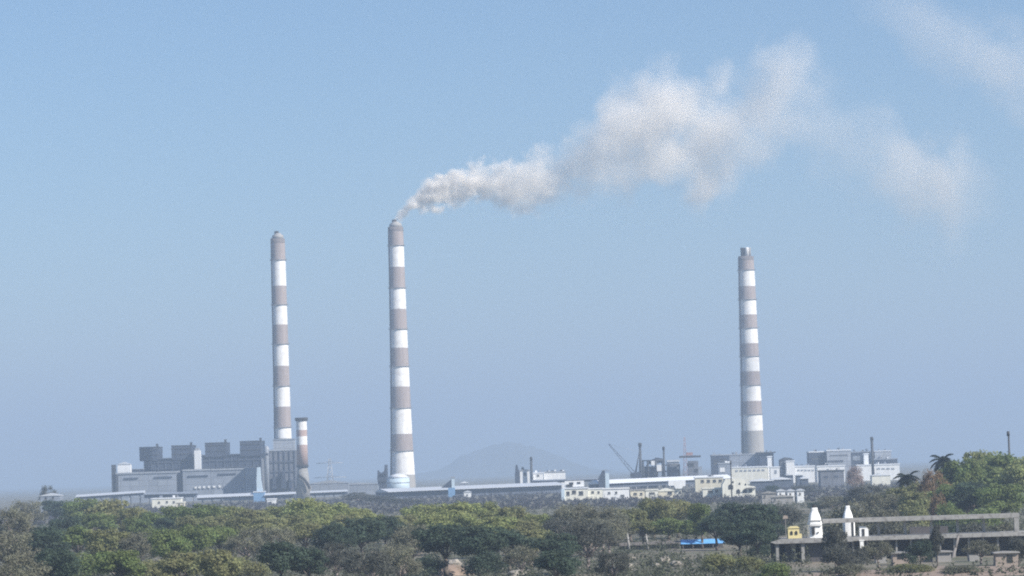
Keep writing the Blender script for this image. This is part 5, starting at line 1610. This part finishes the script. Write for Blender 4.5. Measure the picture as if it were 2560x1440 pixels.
def rock(label, px, py, D, wpx, hpx, seed, m='rock', name='boulder', cat='boulder'):
    rng = random.Random(seed)
    bm = bmesh.new()
    bmesh.ops.create_icosphere(bm, subdivisions=3, radius=1)
    rx, rz = wpx * K * D / 2, hpx * K * D * .75
    for v in bm.verts:
        k = 1 + .28 * noise.noise(v.co * 1.6 + Vector((seed, 0, 0))) + .1 * noise.noise(v.co * 4 + Vector((0, seed, 0)))
        v.co = Vector((v.co.x * rx * k, v.co.y * rx * .8 * k, v.co.z * rz * k))
    me = bpy.data.meshes.new(name)
    bm.to_mesh(me)
    bm.free()
    me.materials.append(MT[m])
    o = bpy.data.objects.new(name, me)
    COL.objects.link(o)
    p = W(px, py, D)
    o.location = (p.x, D, max(p.z - rz * .6, -.2))
    return tag(o, label, cat)


# ------------------------------------------------------------------ tarpaulin shed and rubble
D = 735
a, b = W(1702, 1348, D), W(1812, 1345, D)
t = thing('tarpaulin_shed', 'low shed under a bright blue tarpaulin in the middle of the wood', 'shed', ((a.x + b.x) / 2, D, 0))
m = MB('tarp')
n = 16
rows = []
for i in range(n + 1):
    f = i / n
    sag = .03 * math.sin(f * 9.4) ** 2
    p = a.lerp(b, f)
    rows.append([m.bm.verts.new((p.x, D + yy, p.z - .2 - zz - sag)) for yy, zz in ((0, 1.05), (0, .95), (2.2, .1), (4.4, 0), (4.5, .1), (2.2, .25))])
for r0_, r1_ in zip(rows, rows[1:]):
    for k in range(6):
        m.bm.faces.new((r0_[k], r0_[(k + 1) % 6], r1_[(k + 1) % 6], r1_[k])).smooth = False
m.bm.faces.new(rows[0][::-1])
m.bm.faces.new(rows[-1])
m.build('tarpaulin', t)
for i in range(5):
    p = a.lerp(b, (i + .2) / 4.4)
    MB('timber').bar((p.x, D + .3, -.6), (p.x, D + .3, p.z - 1.3), .1, .09, 6).build('post', t)
MB('dark_wall_shade').box(a.x + .2, b.x - .2, D + 4.0, D + 4.2, -.6, min(a.z, b.z) - .7).build('back_wall', t)
c0, c1 = W(1548, 1358, D), W(1699, 1352, D)
t = thing('long_shed_roof', 'long low dark-roofed shed left of the blue tarpaulin', 'shed', ((c0.x + c1.x) / 2, D, 0))
MB('dark_wall_shade').box(c0.x + .3, c1.x - .3, D + .8, D + 5, -.6, c0.z - .72).build('wall', t)
m = MB('thatch')
q = [(0, -.75), (0, -.6), (3, 0), (6, -.6), (6, -.75)]
vv = [[m.bm.verts.new((p.x, D + y_, p.z + z_)) for y_, z_ in q] for p in (c0, c1)]
m.bm.faces.new(vv[0])
m.bm.faces.new(vv[1][::-1])
for k in range(5):
    m.bm.faces.new((vv[0][k], vv[1][k], vv[1][(k + 1) % 5], vv[0][(k + 1) % 5]))
m.build('roof', t)
for px_, y0, y1, wpx, lab in ((1571, 1335, 1362, 7, 'pale stone post at the left end of the long dark-roofed shed'), (1618, 1338, 1358, 6, 'thin pale stone post behind the long dark-roofed shed')):
    p, q_ = W(px_ - 3, y0, D - 2), W(px_ + 3, y1 + 30, D - 2)
    t = thing('stone_post', lab, 'post', (p.x, D - 2, 0), 'pale stone posts')
    MB('hut_grey').bar((q_.x, D - 2, -.5), (p.x, D - 2, p.z), wpx * K * D * .5, wpx * K * D * .38, 8).build('shaft', t)
    MB('hut_grey').ring_stack(p.x, D - 2, [(p.z + .01, wpx * K * D * .5, 0), (p.z + .25, wpx * K * D * .3, 0)], 8).build('cap', t)
for i, (px_, py_, w_px, h_px, lab) in enumerate((
        (1575, 1393, 26, 9, 'flat pale boulder below the stone post'), (1574, 1413, 24, 13, 'squarish pale boulder at the bottom of the rubble'), (1660, 1396, 36, 12, 'wide pale boulder in the middle of the rubble'),
        (1688, 1405, 30, 10, 'brownish boulder right of the wide pale one'), (1706, 1391, 16, 8, 'small pale boulder under the blue tarpaulin'), (1640, 1410, 22, 8, 'low brown boulder at the front of the rubble'),
        (1235, 1402, 22, 11, 'pale flat boulder right of the brown earth heap'), (1325, 1398, 22, 16, 'pale boulder among dark shrubs under the hill'), (1300, 1428, 60, 16, 'broad pale rock at the bottom under the hill'),
        (1920, 1382, 18, 10, 'white boulder left of the terrace posts'), (1135, 1402, 34, 14, 'rounded brown rock on top of the earth heap'), (280, 1432, 24, 9, 'grey boulder at the bottom edge on the left'))):
    rock(lab, px_, py_, CAM_H / (K * (py_ + 8 - 1177 + .0306 * (px_ - 1280))), w_px, h_px, 10 + i)


# bare earth in the right foreground and the heap left of the centre
def earth(name, cx, cy_, rx, ry, h, seed, m):
    bm = bmesh.new()
    n, rings = 48, 10
    rows = []
    for j in range(rings + 1):
        f = j / rings
        row = []
        for k in range(n):
            a = 6.28318 * k / n
            wob = 1 + .18 * noise.noise((math.cos(a) * 2 + seed, math.sin(a) * 2, 0))
            x, y = cx + rx * f * wob * math.cos(a), cy_ + ry * f * wob * math.sin(a)
            z = h * (1 - f * f) ** 1.0 + .35 * noise.noise((x / 5, y / 9, seed)) * (1 - f) + .15 * noise.noise((x / 1.6, y / 3, seed)) - 1.2 * f * f
            row.append(bm.verts.new((x, y, z)))
        rows.append(row)
    for a, b in zip(rows[1:], rows[2:]):
        for k in range(n):
            bm.faces.new((a[k], a[(k + 1) % n], b[(k + 1) % n], b[k])).smooth = True
    bm.faces.new(rows[1])
    bmesh.ops.recalc_face_normals(bm, faces=bm.faces)
    me = bpy.data.meshes.new(name)
    bm.to_mesh(me)
    bm.free()
    me.materials.append(m)
    o = bpy.data.objects.new(name, me)
    COL.objects.link(o)
    o['kind'] = 'structure'
    return o


EARTH = mat('bare_earth', (0.27, 0.205, 0.165), 1.0, .3, .25, dirt=(0.15, 0.12, 0.085))
earth('bare_earth', 74, 528, 34, 34, .5, 4, EARTH)
earth('earth_heap', W(1115, 1420, 600).x, 600, 8, 8, 1.6, 9, EARTH)
